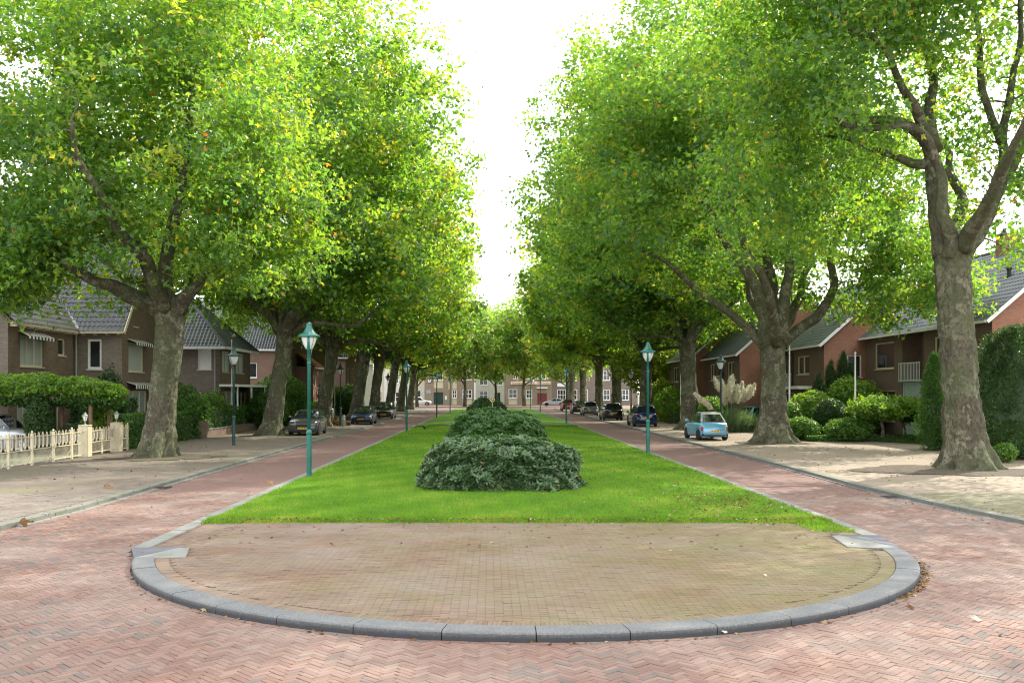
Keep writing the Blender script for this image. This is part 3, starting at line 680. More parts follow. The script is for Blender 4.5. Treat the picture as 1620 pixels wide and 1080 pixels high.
# second right tree
b = (14.35, 48.0); q = lambda px, py, dy=0: W2(px, py, b[1]+dy, b)
plane_tree('massive many-limbed plane tree to the right of the light blue hatchback', (*b,.06),
    [(.05,0,0,.80),(.0,0,.7,.70),(.02,0,2,.60),(.0,0,3.6,.58),(.0,0,4.6,.62),(.0,0,5.3,.70)], .64,
    [([q(1212,548),q(1192,530,.2),q(1165,508,0),q(1120,470,-.5),q(1075,432,-1),q(1020,400,-2)], .34,.08),
     ([q(1216,545,-.3),q(1206,500,-.5),q(1190,450,-.8),q(1165,408,-1),q(1135,372,-1.5),q(1110,320,-2)], .42,.10),
     ([q(1224,545,.3),q(1222,480,.6),q(1215,420,1),q(1195,350,1.5),q(1180,250,2)], .46,.10),
     ([q(1236,545,-.2),q(1243,490,-.4),q(1246,430,-.6),q(1240,350,-1),q(1240,200,-1.5),q(1230,60,-2)], .40,.08),
     ([q(1238,548),q(1262,525,.2),q(1296,500,.2),q(1312,460,.1),q(1316,400,0),q(1345,330,-.5),q(1385,262,-1),q(1400,180,-1.5)], .33,.09),
     ([q(1230,545,-.5),q(1215,470,-3),q(1180,380,-5),q(1130,280,-7)], .34,.07),
     ([q(1228,545,.4),q(1260,470,3),q(1290,390,5),q(1330,280,7)], .34,.07),
     ([q(1220,545,.4),q(1190,470,3),q(1150,390,6)], .3,.06)],
    [(-1,0,13,9.5,9,6.0,1.0),(-1.5,-1,18.5,9.0,8.5,6,1.1),(-5.5,-1,12,6.0,6.5,4.5,.75),(4.5,-.5,9.5,5.2,6,3.4,.30),(-6,0,17,5.5,6,5.5,.5),(3.5,-2,14,5,6,4.5,.35),(5.8,-1,8.0,4.4,4,2.2,.30)],
    2600, 40, .195, 'star', 13, zmin=5.6, clear=(13.5,5.5,.86,1.0,-1.0))
# mid-distance trees: two patterns, each with its own copies
def generic(label, loc, seed, n, per, leaf, kind, lean=.3, tr=.50, fork=6.0, Rr=9.0, H=31, tone0=0, side=1):
    rr = random.Random(seed); limbs = []; k = 8
    tx = lean
    for i in range(k):
        a = 2*math.pi*i/k+rr.uniform(-.3,.3); rd = rr.uniform(4.0,6.5) if i%2 else rr.uniform(2,4); zt = fork+rr.uniform(4,7) if i%2 else fork+rr.uniform(8,12)
        c, s = math.cos(a), math.sin(a)
        limbs.append(([(tx+.2*c,.2*s,fork-.1),(tx+.12*rd*c+.3*c,.12*rd*s+.3*s,fork+.9),(tx+.45*rd*c,.45*rd*s,fork+(zt-fork)*.42),(tx+rd*c,rd*s,zt)], rr.uniform(.26,.36), .07))
    limbs.append(([(tx+.3*side,0,fork),(tx+1.6*side,-.4,fork+.5),(tx+4*side,-.8,fork+.7),(tx+6.5*side,-1,fork+2)], .24, .06))
    return plane_tree(label, loc, [(-.12,0,0,tr*1.25),(0,0,.7,tr*1.12),(tx*.3,0,2.2,tr),(tx*.7,0,fork*.7,tr*.94),(tx,0,fork-.5,tr),(tx,0,fork,tr*1.08)], tr*.95, limbs,
        [(0,0,12,Rr,Rr*.85,5.0,1.0),(0,0,18.5,Rr*.95,Rr*.85,H-18.5,1.35),(side*4.8,-1,10.5,Rr*.62,5.8,4.4,.45),(side*5.4,0,17.5,Rr*.68,6.5,8.5,.85),(-4,1,10.5,4.6,5,3.8,.3)],
        n, per, leaf, kind, seed, zmin=6.2, tone0=tone0, csize=.9)
mL = generic('plane tree behind the dark grey car, second on the left', (-12.95,56.5,.06), 21, 2900, 34, .25, 'quad', lean=.75, tone0=.05)
mR = generic('plane tree whose base stands behind the light blue hatchback', (13.9,66,.06), 22, 2900, 34, .25, 'quad', lean=-.15, tr=.52, side=-1, Rr=9.2)
copy_tree(mL, (-12.7,72,.06), .45, 'plane tree behind the leaf pile, third on the left', .98)
copy_tree(mR, (13.75,84,.06), 2.3, 'plane tree rising behind the dark blue car with red tail lamps', 1.0)
fL = generic('plane tree leaning over the navy hatchback, fourth on the left', (-12.3,87,.06), 23, 1600, 24, .40, 'quad', lean=.8, tone0=.14)
fR = generic('plane tree behind the black hatchback on the right', (13.8,103,.06), 24, 1600, 24, .40, 'quad', lean=-.1, side=-1, tone0=.12)
copy_tree(fL, (-12.5,102,.06), .9, 'plane tree right behind the black car on the left, fifth on the left', 1.0)
copy_tree(fL, (-12.2,115,.06), -.35, 'sixth plane tree from the front on the left', (.98,.98,1.02))
copy_tree(fR, (13.9,121,.06), 2.0, 'plane tree beyond the parked mid grey car on the right', .98)
copy_tree(fL, (-12.1,128,.06), .3, 'seventh plane tree from the front on the left', .97)
copy_tree(fR, (13.6,138,.06), .8, 'plane tree just behind the dark hatchback far on the right', .96)
copy_tree(fL, (-12.0,142,.06), -.5, 'last plane tree of the left row before the white car', .95)
copy_tree(fR, (13.2,153,.06), 4.0, 'last plane tree of the right row beside the red car', .92)
# smaller street trees at the far end
def small_tree(label, loc, h, r, trunk_r, n, per, leaf, mat, seed, cat='tree', name='street_tree', group=None, zl=None, kind='quad', tone=.5, barkmat='bark'):
    g = np.random.default_rng(seed); rr = random.Random(seed); t = thing(name, label, cat, loc, 0, group); zl = zl if zl is not None else h*.35
    mb = MB(); top = h*.75; pts = [(0,0,-.05),(rr.uniform(-.05,.05)*h*.3,0,zl*.5),(rr.uniform(-.1,.1),rr.uniform(-.1,.1),zl),(0,0,top)]
    mb.tube(pts, [trunk_r*1.3,trunk_r,trunk_r*.8,trunk_r*.2], 10, wob=.1)
    for i in range(7):
        a = i*2.4; z0 = zl*.8+(top-zl)*.5*i/7; L = r*.75
        mb.tube([(0,0,z0),(math.cos(a)*L*.5,math.sin(a)*L*.5,z0+L*.35),(math.cos(a)*L,math.sin(a)*L,z0+L*.8)], [trunk_r*.45,trunk_r*.3,.012], 6)
    mb.obj('trunk', M[barkmat], t, smooth=True)
    cz = (zl+h)/2; C = norm(g.normal(size=(n,3)))*(g.random(n)**.4)[:,None]*np.array([r,r,(h-zl)/2])+np.array([0,0,cz])
    idx = np.repeat(np.arange(n), per); P = C[idx]+g.normal(size=(len(idx),3))*np.array([1,1,.6])*r*.11
    Nn = norm(norm(P-np.array([0,0,cz]))*.5+np.array([0,0,.4])+g.normal(size=(len(idx),3))*.6)
    link('crown', leaf_mesh('crown', P, Nn, leaf, M[mat], np.clip(g.normal(tone,.2,len(idx)),0,1), g, kind), t, kind='stuff'); return t
ft = small_tree('slim pale-trunked street tree in front of the shop sign far away', (6.8,186,0), 22, 8.0, .32, 620, 26, .5, 'leaf', 31, zl=5.2, tone=.55)
copy_tree(ft, (-4.8,180,0), 2, 'yellow-green street tree at the end of the lawn, left of the middle', .95)
copy_tree(ft, (1.2,215,0), 4, 'street tree rising over the pale house in the gap between the far buildings', .98)
copy_tree(ft, (-13.5,176,0), 1, 'street tree standing in front of the white car far left', .9)
copy_tree(ft, (14.5,178,0), 3, 'street tree over the silver car at the far right end', .9)

# ------------------------------------------------------------------ shrubs
def foliage(name, t, c, rad, n, leaf, mat, seed, kind='quad', shell=.3, up=.3, out=.7, tone=.5, lump=.22, box=False, flat=-1e9, kindstuff=True):
    g = np.random.default_rng(seed); rad = np.array(rad, float)
    if box:
        u = g.random((n,3))*2-1; ax = g.integers(0,3,n); sg = np.where(g.random(n)<.5,-1,1.); sh = g.random(n)<.8
        u[np.arange(n)[sh], ax[sh]] = (sg*(1-g.random(n)*.12))[sh]; P = u*rad; o = norm(np.eye(3)[ax]*sg[:,None])
        lp = np.array([noise.noise(tuple(p*1.2+seed)) for p in P]); P = P*(1+lump*.5*lp[:,None])
    else:
        d = norm(g.normal(size=(n,3))); rr = g.random(n)**shell
        lp = np.array([noise.noise(tuple(x*2.2+seed)) for x in d])+.5*np.array([noise.noise(tuple(x*5+seed)) for x in d])
        P = d*rr[:,None]*rad*(1+lump*lp[:,None]); o = norm(d/rad*rad.mean())
    P = P+np.array(c); m = P[:,2] > flat; P = P[m]; o = o[m]; k = len(P)
    Nn = norm(o*out+np.array([0,0,up])+g.normal(size=(k,3))*.55)
    return link(name, leaf_mesh(name, P, Nn, leaf, M[mat], np.clip(g.normal(tone,.22,k),0,1), g, kind), t, kind='stuff' if kindstuff else None)
def shrub(label, loc, rad, n, leaf, mat, seed, cat='shrub', name='garden_shrub', group=None, stems=True, **kw):
    t = thing(name, label, cat, loc, 0, group)
    foliage('foliage', t, (0,0,rad[2]*.98), rad, n, leaf, mat, seed, flat=.02, **kw)
    if stems:
        mb = MB(); rr = random.Random(seed)
        for i in range(6):
            a = i*1.05+rr.random(); mb.tube([(.06*math.cos(a),.06*math.sin(a),-.03),(rad[0]*.3*math.cos(a),rad[1]*.3*math.sin(a),rad[2]*.8),(rad[0]*.6*math.cos(a),rad[1]*.6*math.sin(a),rad[2]*1.4)], [.035,.025,.01], 5)
        mb.obj('stems', M['wood'], t)
    return t
# rhododendrons on the lawn: whorls of long leaves
def rhodo(label, loc, rad, nw, seed, mat, leaf=.13, sq=2.6):
    g = np.random.default_rng(seed); t = thing('rhododendron', label, 'bush', loc, 0, 'rhododendrons on the lawn')
    d = norm(g.normal(size=(nw,3))); d[:,2] = np.abs(d[:,2])*1.0-.05*g.random(nw); d = norm(d)
    sq = 3.1; e = 1/ (np.abs(d[:,0])**sq+np.abs(d[:,1])**sq+np.abs(d[:,2])**sq)**(1/sq)
    lp = np.array([noise.noise(tuple(x*2.0+seed))+.6*noise.noise(tuple(x*5+seed))+.45*noise.noise(tuple(x*11+seed)) for x in d])
    inner = np.where(g.random(nw) < .3, g.random(nw)*.3, g.random(nw)*.05-np.where(g.random(nw)<.03, .07*g.random(nw), 0))
    P = d*(e*(1+.13*lp)-inner)[:,None]*np.array(rad); P[:,2] = np.maximum(P[:,2], .03+g.random(nw)*.1)
    ax = norm(d/np.array(rad)+np.array([0,0,.55])+g.normal(size=(nw,3))*.33)
    k = 9; idx = np.repeat(np.arange(nw), k); n = len(idx); a = ax[idx]; side = norm(np.cross(a, g.normal(size=(n,3))))
    dirv = norm(side+a*g.uniform(-.1,.75,n)[:,None]); nrm = norm(np.cross(np.cross(dirv, a), dirv)); b = np.cross(nrm, dirv)
    s = leaf*(.7+.6*g.random(n)); tpl = np.array([[0,0,0],[.14,.35,.02],[.15,.72,.0],[0,1.0,-.08],[-.15,.72,.0],[-.14,.35,.02]])
    V = P[idx][:,None]+s[:,None,None]*(tpl[None,:,0:1]*b[:,None]+tpl[None,:,1:2]*dirv[:,None]+tpl[None,:,2:3]*nrm[:,None])
    f = np.array([[0,1,2,3],[0,3,4,5]]); F = (f[None]+(np.arange(n)*6)[:,None,None]).reshape(-1,4)
    tn = np.clip((g.normal(.45,.12,nw)+.18*lp)[idx]+g.normal(0,.13,n), 0, .96); tn[g.random(n)<.012] = 1
    link('foliage', mesh_np('foliage', V.reshape(-1,3), F, M[mat], np.repeat(tn,2)), t, kind='stuff')
    mb = MB()
    for i in range(26):
        aa = g.random()*6.28; r = .75*g.random()**.5; x, y = math.cos(aa)*r*rad[0], math.sin(aa)*r*rad[1]
        mb.tube([(x*.4,y*.4,-.02),(x*.8,y*.8,rad[2]*.45),(x,y,rad[2]*.8*math.sqrt(max(.05,1-r*r)))], [.03,.02,.01], 5)
    # dead inner wood, dense and dark
    mb.obj('stems', M['wood'], t, kind='stuff')
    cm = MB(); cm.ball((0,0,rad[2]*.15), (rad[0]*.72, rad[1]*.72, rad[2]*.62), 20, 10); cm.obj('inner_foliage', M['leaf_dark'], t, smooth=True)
    return t
rhodo('wide rounded rhododendron nearest on the lawn, with grey-green leaves', (.32,25.75,.08), (2.05,1.95,1.22), 8200, 41, 'rhodo')
rhodo('second rhododendron on the lawn, taller and darker green', (.30,37.2,.12), (1.85,2.1,1.72), 9000, 42, 'rhodo_b', .11)
rhodo('farthest rhododendron on the lawn, very dark, behind the round brass sign', (-.1,58,.12), (1.3,2.0,1.98), 3500, 43, 'leaf_dark', .17)
# ------------------------------------------------------------------ street lamps
def make_lamp(label, loc, rz, mat='lamp_green', h=4.72, s=1.0, finial=False):
    t = thing('street_lamp', label, 'street lamp', loc, rz, 'green lantern lamp posts'); m = M[mat]
    MB().lathe([(.085,-.05),(.085,.03),(.078,.05),(.078,1.28),(.092,1.30),(.095,1.36),(.075,1.40),(.06,1.44)], n=16).obj('lower_pole', m, t, smooth=False)
    mb = MB(); zt = h-.95
    mb.tube([(0,0,1.42),(0,0,zt-.28),(0,-.03,zt-.10),(0,-.12,zt+.06),(0,-.20,zt+.20),(0,-.23,zt+.34),(0,-.225,zt+.62)], [.053,.05,.05,.045,.04,.036,.034], 12)
    mb.obj('upper_pole', m, t, smooth=True)
    MB().lathe([(.062,zt-.34),(.066,zt-.30),(.055,zt-.27)], n=14).obj('collar', m, t)
    z0 = zt+.12
    MB().lathe([(.05,z0-.02),(.11,z0+.02),(.17,z0+.14),(.215,z0+.27),(.235,z0+.36),(.235,z0+.375)], n=22).obj('glass_bowl', M['bowl'], t, smooth=True)
    mb = MB(); c = [(.235,z0+.36),(.315,z0+.365),(.325,z0+.385),(.315,z0+.43),(.26,z0+.445),(.19,z0+.50),(.13,z0+.59),(.095,z0+.68),(.08,z0+.76),(.085,z0+.775),(.07,z0+.79),(.03,z0+.81),(.012,z0+.83)]
    mb.lathe(c, n=24).obj('lamp_hat', m, t, smooth=True)
    if finial: 
        f = MB(); f.ball((0,0,z0+.86),(.03,.03,.04)); f.tube([(0,0,z0+.88),(.02,0,z0+.96)],[.02,.008],6); f.obj('finial', m, t, smooth=True)
    for i in range(3):
        a = 2.1*i+1.2; MB().tube([(.06*math.cos(a),.06*math.sin(a),z0-.02),(.2*math.cos(a),.2*math.sin(a),z0+.16),(.24*math.cos(a),.24*math.sin(a),z0+.37)], .008, 5).obj('bracket', m, t)
    MB().box(-.04,.04,-.085,-.07,.55,.78).obj('hatch', m, t, bevel=.006)
    return t
lm = make_lamp('green lamp post nearest on the left edge of the lawn', (-5.53,29.0,.04), .1)
for x, y, rz, lb in [(6.7,40.2,-.2,'green lamp post nearest on the right edge of the lawn'),
    (-5.53,63,.4,'green lamp post on the left lawn edge behind the black crow'),
    (6.42,79.6,0,'green lamp post on the right lawn edge before the crossing path'),
    (-5.46,97.5,.8,'green lamp post on the left lawn edge in front of the dark doors'),
    (-5.2,124,.2,'farthest green lamp post on the left lawn edge'),
    (6.7,126,0,'green lamp post on the right lawn edge before the dark red door'),
    (6.4,149,.5,'farthest green lamp post on the right lawn edge, left of the red door')]:
    copy_tree(lm, (x,y,.04), rz, lb)
ls = make_lamp('dark green lamp post on the left pavement in front of the hedge', (-12.4,45.9,.06), -1.1, 'lamp_dark', 4.75, finial=True)
for x, y, rz, lb in [(-11.35,72,.5,'dark green lamp post beside the brown leaf pile'), (-11.6,108,0,'dark green lamp post between the far left trunks'),
    (13.35,54.8,.6,'dark green lamp post in front of the white pampas plumes'), (13.4,90,1.5,'dark green lamp post behind the dark blue car on the right')]:
    copy_tree(ls, (x,y,.06), rz, lb)
# ------------------------------------------------------------------ cars
def lerp4(q, u, v):
    bl, br, tr, tl = [Vector(p) for p in q]; return bl.lerp(br,u).lerp(tl.lerp(tr,u), v)
def panel(q, u0, u1, v0, v1, off=.004, th=.006):
    pts = [lerp4(q,u0,v0), lerp4(q,u1,v0), lerp4(q,u1,v1), lerp4(q,u0,v1)]; n = (pts[1]-pts[0]).cross(pts[3]-pts[0]).normalized()
    return [p+n*off for p in pts], th
def make_car(name, label, loc, rz, L, Wd, H, top, ws, rr, mat, wr=.32, wb=None, group='cars parked along the street', roofmat=None, gh=(.86,.68), front='plain', plate=True, rails=False, bev=.05, tap=.16):
    """top: [(y,z)] bonnet/belt line; ws: (cowl y, roof front y); rr: (roof rear y, rear glass base y)"""
    t = thing(name, label, 'car', loc, rz, group); pm = M[mat]; hw = Wd/2; wb = wb or L*.63
    ya = wb/2+.03; ra = wr+.065; N = 64; ys = sorted(set([round(-L/2+L*i/N, 4) for i in range(N+1)]))
    def tz(y): return float(np.interp(y, [p[0] for p in top], [p[1] for p in top]))
    vs = []; K = 13
    for y in ys:
        e = abs(y)/(L/2); w = hw*(1-tap*max(0,(e-.72)/.28)**2.2-.02*e)
        zb = .19+.12*max(0,(e-.9)/.1)
        for yc in (-ya, ya):
            if abs(y-yc) < ra: zb = max(zb, wr+math.sqrt(max(0,ra*ra-(y-yc)**2)))
        zt = tz(y); zs = zt-.10; z1 = max(zb, .2); z2 = z1+(zs-z1)*.30; z3 = z1+(zs-z1)*.68
        half = [(w*.70,zb+.0),(w*.965,zb),(w*.99,z2),(w*1.0,z3),(w*.975,zs),(w*.88,zt-.015)]
        ring = half+[(0,zt+.018)]+[(-x,z) for x,z in half[::-1]]
        vs += [(x,y,z) for x, z in ring]
    fs = [(i*K+j, i*K+j+1, (i+1)*K+j+1, (i+1)*K+j) for i in range(len(ys)-1) for j in range(K-1)]
    fs += [(i*K+K-1, i*K, (i+1)*K, (i+1)*K+K-1) for i in range(len(ys)-1)]
    fs = [f[::-1] for f in fs]; n = len(ys)
    fs += [tuple(range(K))[::1], tuple((n-1)*K+i for i in range(K))[::-1]]
    mb = MB(); mb.add(vs, fs); mb.obj('body', pm, t, smooth=True)
    MB().box(-hw*.72,hw*.72,-L/2+.25,L/2-.25,.17,.45).obj('underbody', M['black'], t)
    b0, b1 = hw*gh[0], hw*gh[1]; y0, y1 = ws; y2, y3 = rr; zc = tz(y0)-.01; zr = tz(y3)-.01
    B = [(-b0,y3,zr),(b0,y3,zr),(b0,y0,zc),(-b0,y0,zc)]; T = [(-b1,y2,H-.035),(b1,y2,H-.035),(b1,y1,H-.05),(-b1,y1,H-.05)]
    mb = MB(); mb.add(B+T, [(3,2,1,0),(4,5,6,7),(0,1,5,4),(1,2,6,5),(2,3,7,6),(3,0,4,7)])
    mb.obj('cabin', pm, t, smooth=True, bevel=bev)
    mb = MB(); r_ = [(-b1*.93,y2+.06,H-.035),(b1*.93,y2+.06,H-.035),(b1*.93,y1-.06,H-.05),(-b1*.93,y1-.06,H-.05)]
    mid = (y1+y2)/2; mb.add(r_+[(-b1*.7,y2+.15,H),(b1*.7,y2+.15,H),(b1*.7,y1-.2,H-.01),(-b1*.7,y1-.2,H-.01)], [(4,5,6,7),(0,1,5,4),(1,2,6,5),(2,3,7,6),(3,0,4,7)])
    mb.obj('roof', M[roofmat] if roofmat else pm, t, smooth=True)
    fq = (B[2],B[3],T[3],T[2]); rq = (B[0],B[1],T[1],T[0]); rs = (B[1],B[2],T[2],T[1]); lq = (B[3],B[0],T[0],T[3])
    q_, th = panel(fq,.06,.94,.08,.93); MB().slab(q_, th).obj('windscreen', M['carglass'], t)
    if roofmat:
        q_, th = panel(rq,.02,.98,.10,1.0,.002); MB().slab(q_, th).obj('hood_cover', M[roofmat], t)
        q_, th = panel(rq,.08,.92,.12,.84,.012); MB().slab(q_, th, ).obj('rear_window', M['carglass'], t)
    else:
        q_, th = panel(rq,.07,.93,.16,.90); MB().slab(q_, th).obj('rear_window', M['carglass'], t)
    for q0, s in ((rs,1),(lq,-1)):
        spans = [(.07,.50),(.54,.90)]
        if s < 0: spans = [(1-b,1-a) for a,b in spans]
        for u0,u1 in spans:
            q_, th = panel(q0,u0,u1,.14,.86); MB().slab(q_, th).obj('side_window', M['carglass'], t)
        # door seams, handles, mirror
        ym = y0-.12
        mm = MB(); mm.ball((s*(hw+.07),ym,tz(ym)+.08),(.10,.055,.075),10,6); mm.box(min(s*hw*.9,s*(hw+.03)),max(s*hw*.9,s*(hw+.03)),ym-.02,ym+.02,tz(ym)+.0,tz(ym)+.06); mm.obj('mirror', pm, t, smooth=True)
        for yh in (.0, y3*.55+.05 if L > 3.8 else .0):
            MB().box(min(s*(hw*.985),s*(hw+.012)),max(s*(hw*.985),s*(hw+.012)),yh-.35,yh-.2,tz(0)-.17,tz(0)-.14).obj('handle', pm, t)
            if L < 3.8: break
    for yc in (-ya, ya):
        for s in (-1, 1):
            x = s*(hw-.115)
            w0 = MB().lathe([(.05,-.10),(.14,-.10),(.14,.06),(.05,.06)], n=14, axis='x').obj('wheel', M['black'], t, (x,yc,wr))
            MB().lathe([(wr*.66,-.095),(wr*.93,-.10),(wr,-.07),(wr,.07),(wr*.93,.10),(wr*.66,.095),(wr*.62,.05),(wr*.62,-.05)], n=26, axis='x').obj('tyre', M['rubber'], w0, smooth=True)
            rim = MB(); rim.lathe([(wr*.60,-.06),(wr*.66,-.09),(wr*.66,.09),(wr*.60,.06)], n=22, axis='x')
            for k in range(7):
                a = k*2*math.pi/7; c_, s_ = math.cos(a), math.sin(a); rim.tube([(s*.055,.05*c_,.05*s_),(s*.07,wr*.62*c_,wr*.62*s_)], [.04,.028], 5)
            rim.ball((s*.06,0,0),(.03,.07,.07),10,6); rim.obj('rim', M['steel'], w0, smooth=False)
    fy, ry = L/2, -L/2
    hz = tz(L/2-.25)-.13
    for s in (-1, 1):
        x = s*hw*.68
        if front == 'round': MB().ball((x,fy-.13,hz+.02),(.11,.09,.12),14,8).obj('headlight', M['lens'], t, smooth=True)
        else: MB().add([(x-s*.20,fy-.06,hz-.07),(x+s*.14,fy-.26,hz-.06),(x+s*.17,fy-.42,hz+.06),(x-s*.20,fy-.12,hz+.05),(x-s*.20,fy-.0,hz-.065),(x+s*.165,fy-.20,hz-.055),(x+s*.19,fy-.36,hz+.065),(x-s*.20,fy-.06,hz+.055)],[(0,1,2,3),(4,5,6,7),(0,1,5,4),(1,2,6,5),(2,3,7,6),(3,0,4,7)]).obj('headlight', M['lens'], t)
        rz_ = tz(ry+.1)-.20
        if front == 'round': MB().ball((s*hw*.80,ry+.11,rz_-.02),(.075,.10,.13),12,8).obj('tail_light', M['red'], t, smooth=True)
        else: MB().box(min(s*hw*.52,s*hw*.93),max(s*hw*.52,s*hw*.93),ry+.0,ry+.22,rz_-.06,rz_+.07).obj('tail_light', M['red'], t, bevel=.015)
    gz = hz-.10
    MB().box(-hw*.45,hw*.45,fy-.12,fy+.008,gz-.20,gz+.06).obj('grille', M['black'], t, bevel=.02)
    MB().box(-hw*.85,hw*.85,fy-.16,fy-.02,.24,.34).obj('bumper', M['black'], t, bevel=.02)
    MB().box(-hw*.85,hw*.85,ry+.02,ry+.16,.26,.36).obj('bumper', M['black'], t, bevel=.02)
    if front == 'round':
        MB().box(-hw*.72,hw*.72,ry-.025,ry+.06,.46,.49).obj('trim_bar', M['steel'], t, bevel=.008)
    for s, yy, zz in ((1,fy+.012,.44),(-1,ry-.012,tz(ry+.05)-.30 if front!='low' else .5)):
        pz = MB(); pz.box(-.26,.26,yy-.008,yy+.008,zz-.055,zz+.055); po = pz.obj('number_plate', M['plate'], t)
        lt = MB(); xs = -.2
        for k in range(8):
            if k not in (2,5): lt.box(xs,xs+.034,yy+s*.008-.001,yy+s*.008+.002*s if s>0 else yy+s*.008,zz-.035,zz+.035)
            xs += .05
        lt.obj('characters', M['black'], po)
    if rails:
        for s in (-1,1): MB().tube([(s*b1*.92,y2+.1,H-.03),(s*b1*.92,y2+.2,H+.02),(s*b1*.92,y1-.3,H+.01),(s*b1*.92,y1-.2,H-.04)], .018, 6).obj('roof_rail', M['steel'], t)
    return t
PI = math.pi
suvtop = [(-2.1,.95),(-2.0,1.02),(-1.2,1.02),(.9,1.0),(1.2,.98),(1.9,.86),(2.1,.70)]
def suv(label, x, y, rz, mat, L=4.3, H=1.6, k=1.0, **kw):
    tp = [(a*L/4.2, z*k) for a, z in suvtop]
    return make_car('parked_car', label, (x,y,.06), rz, L, 1.82, H, tp, (L*.215,L*.06), (-L*.40,-L*.475), mat, .34, **kw)
make_car('parked_car', 'light blue retro hatchback with pale soft top, rear towards the lawn', (11.85,52.1,.06), .06, 3.56, 1.63, 1.49,
    [(-1.78,.62),(-1.74,.78),(-1.64,.90),(-1.48,.955),(-.5,.96),(.75,.93),(1.1,.89),(1.5,.78),(1.7,.66),(1.78,.52)], (.80,.30), (-.95,-1.56), 'p_fiat', .29, 2.3, roofmat='softtop', front='round', bev=.11, tap=.24, gh=(.88,.66))
suv('dark grey compact sports utility car facing the viewer, parked on the left', -11.15, 58.2, PI+.02, 'p_grey', 4.2, 1.51, rails=False)
make_car('parked_car', 'navy hatchback facing the viewer, second car on the left', (-10.3,77.6,.06), PI, 4.1, 1.74, 1.46, [(-2.05,.85),(-1.95,.95),(-1.2,.95),(.8,.93),(1.1,.90),(1.8,.75),(2.05,.6)], (.95,.25), (-1.5,-1.95), 'p_navy', .31)
suv('black sports utility car facing the viewer, third car on the left', -10.3, 93.6, PI, 'p_black', 4.4, 1.65)
suv('dark blue sports utility car with red tail lamps behind the right lamp post', 11.7, 73.0, 0, 'p_bluesuv', 4.3, 1.62, rails=True)
suv('black tall hatchback in front of the third right trunk, seen from the rear', 11.35, 89.0, 0, 'p_black', 4.3, 1.64)
make_car('parked_car', 'mid grey hatchback with a bright rear window, fourth car on the right', (11.2,107,.06), 0, 4.1, 1.76, 1.58, [(-2.05,.9),(-1.95,.98),(-1.2,.98),(.8,.96),(1.1,.93),(1.8,.78),(2.05,.6)], (.95,.25), (-1.5,-1.95), 'p_mid', .31)
make_car('parked_car', 'dark hatchback half hidden behind the mid grey car', (10.75,116,.06), 0, 4.1, 1.76, 1.56, [(-2.05,.9),(-1.95,.98),(-1.2,.98),(.8,.96),(1.1,.93),(1.8,.78),(2.05,.6)], (.95,.25), (-1.5,-1.95), 'p_black', .31)
suv('dark red car, farthest in the right-hand row', 11.1, 136, 0, 'p_red', 4.3, 1.62)
suv('silver car behind the cream fence, nose towards the ivy column', -21.1, 40.6, -PI/2, 'p_silver', 4.4, 1.66)
suv('white sports utility car parked across the end of the street', -14.0, 190, -PI/2, 'p_white', 4.6, 1.7)
make_car('parked_car', 'silver saloon parked across the end of the street on the right', (12.6,187,.0), PI/2, 4.5, 1.8, 1.5, [(-2.25,.9),(-2.1,1.0),(-1.2,.98),(.8,.95),(1.1,.92),(1.9,.78),(2.25,.6)], (.95,.1), (-1.1,-2.0), 'p_silver', .33)
make_car('microcar', 'tiny light blue city car half hidden behind the massive right trunk', (19.15,70.2,.07), 2.2, 2.6, 1.5, 1.55, [(-1.3,.8),(-1.2,.92),(-.3,.92),(.6,.90),(1.1,.72),(1.3,.55)], (.75,.1), (-.85,-1.2), 'p_teal', .27, 1.75, front='round', gh=(.88,.74))

# ------------------------------------------------------------------ flagpoles, signs, posts
def flagpole(label, x, y, h):
    t = thing('flagpole', label, 'flagpole', (x,y,.06), 0, 'white flagpoles in the gardens')
    MB().lathe([(.05,0),(.05,h*.5),(.035,h)], n=10).obj('pole', M['white'], t); MB().ball((0,0,h+.03), .055).obj('finial', M['white'], t, smooth=True)
for lb, px, Y, h in (('white flagpole behind the dark green lamp post and hedge on the left', 366.5, 63.5, 6.0), ('white flagpole right of the second left trunk', 452.5, 80.5, 6.1),
    ('white flagpole right of the third left trunk', 529.5, 104, 5.8), ('white flagpole right of the massive right trunk', 1249, 56, 5.6), ('white flagpole in front of the dark conifers on the right', 1353, 50, 4.6),
    ('white flagpole just left of the trunk behind the blue hatchback', 1077, 70, 4.2)):
    flagpole(lb, (px-775)*Y/1500, Y, h)
t = thing('round_sign', 'small round brass-coloured sign with a diagonal bar in front of the far bush', 'sign', (.13,52,.12))
MB().lathe([(.02,0),(.02,2.0)], n=8).obj('post', M['brass'], t)
m_ = MB(); n = 24; [m_.tube([(.125*math.cos(i*2*PI/n),-.02,2.1+.125*math.sin(i*2*PI/n)),(.125*math.cos((i+1)*2*PI/n),-.02,2.1+.125*math.sin((i+1)*2*PI/n))], .018, 6) for i in range(n)]; m_.obj('ring', M['brass'], t)
MB().lathe([(.12,-.01),(.12,.012)], c=(0,0,2.1), n=22, axis='y').obj('disc', M['wood'], t)
m_ = MB(); m_.tube([(-.07,-.02,2.0),(.085,-.02,2.19)], .02, 6); m_.tube([(-.10,-.02,2.05),(.05,-.02,2.215)], .013, 6); m_.obj('bar', M['cream'], t)

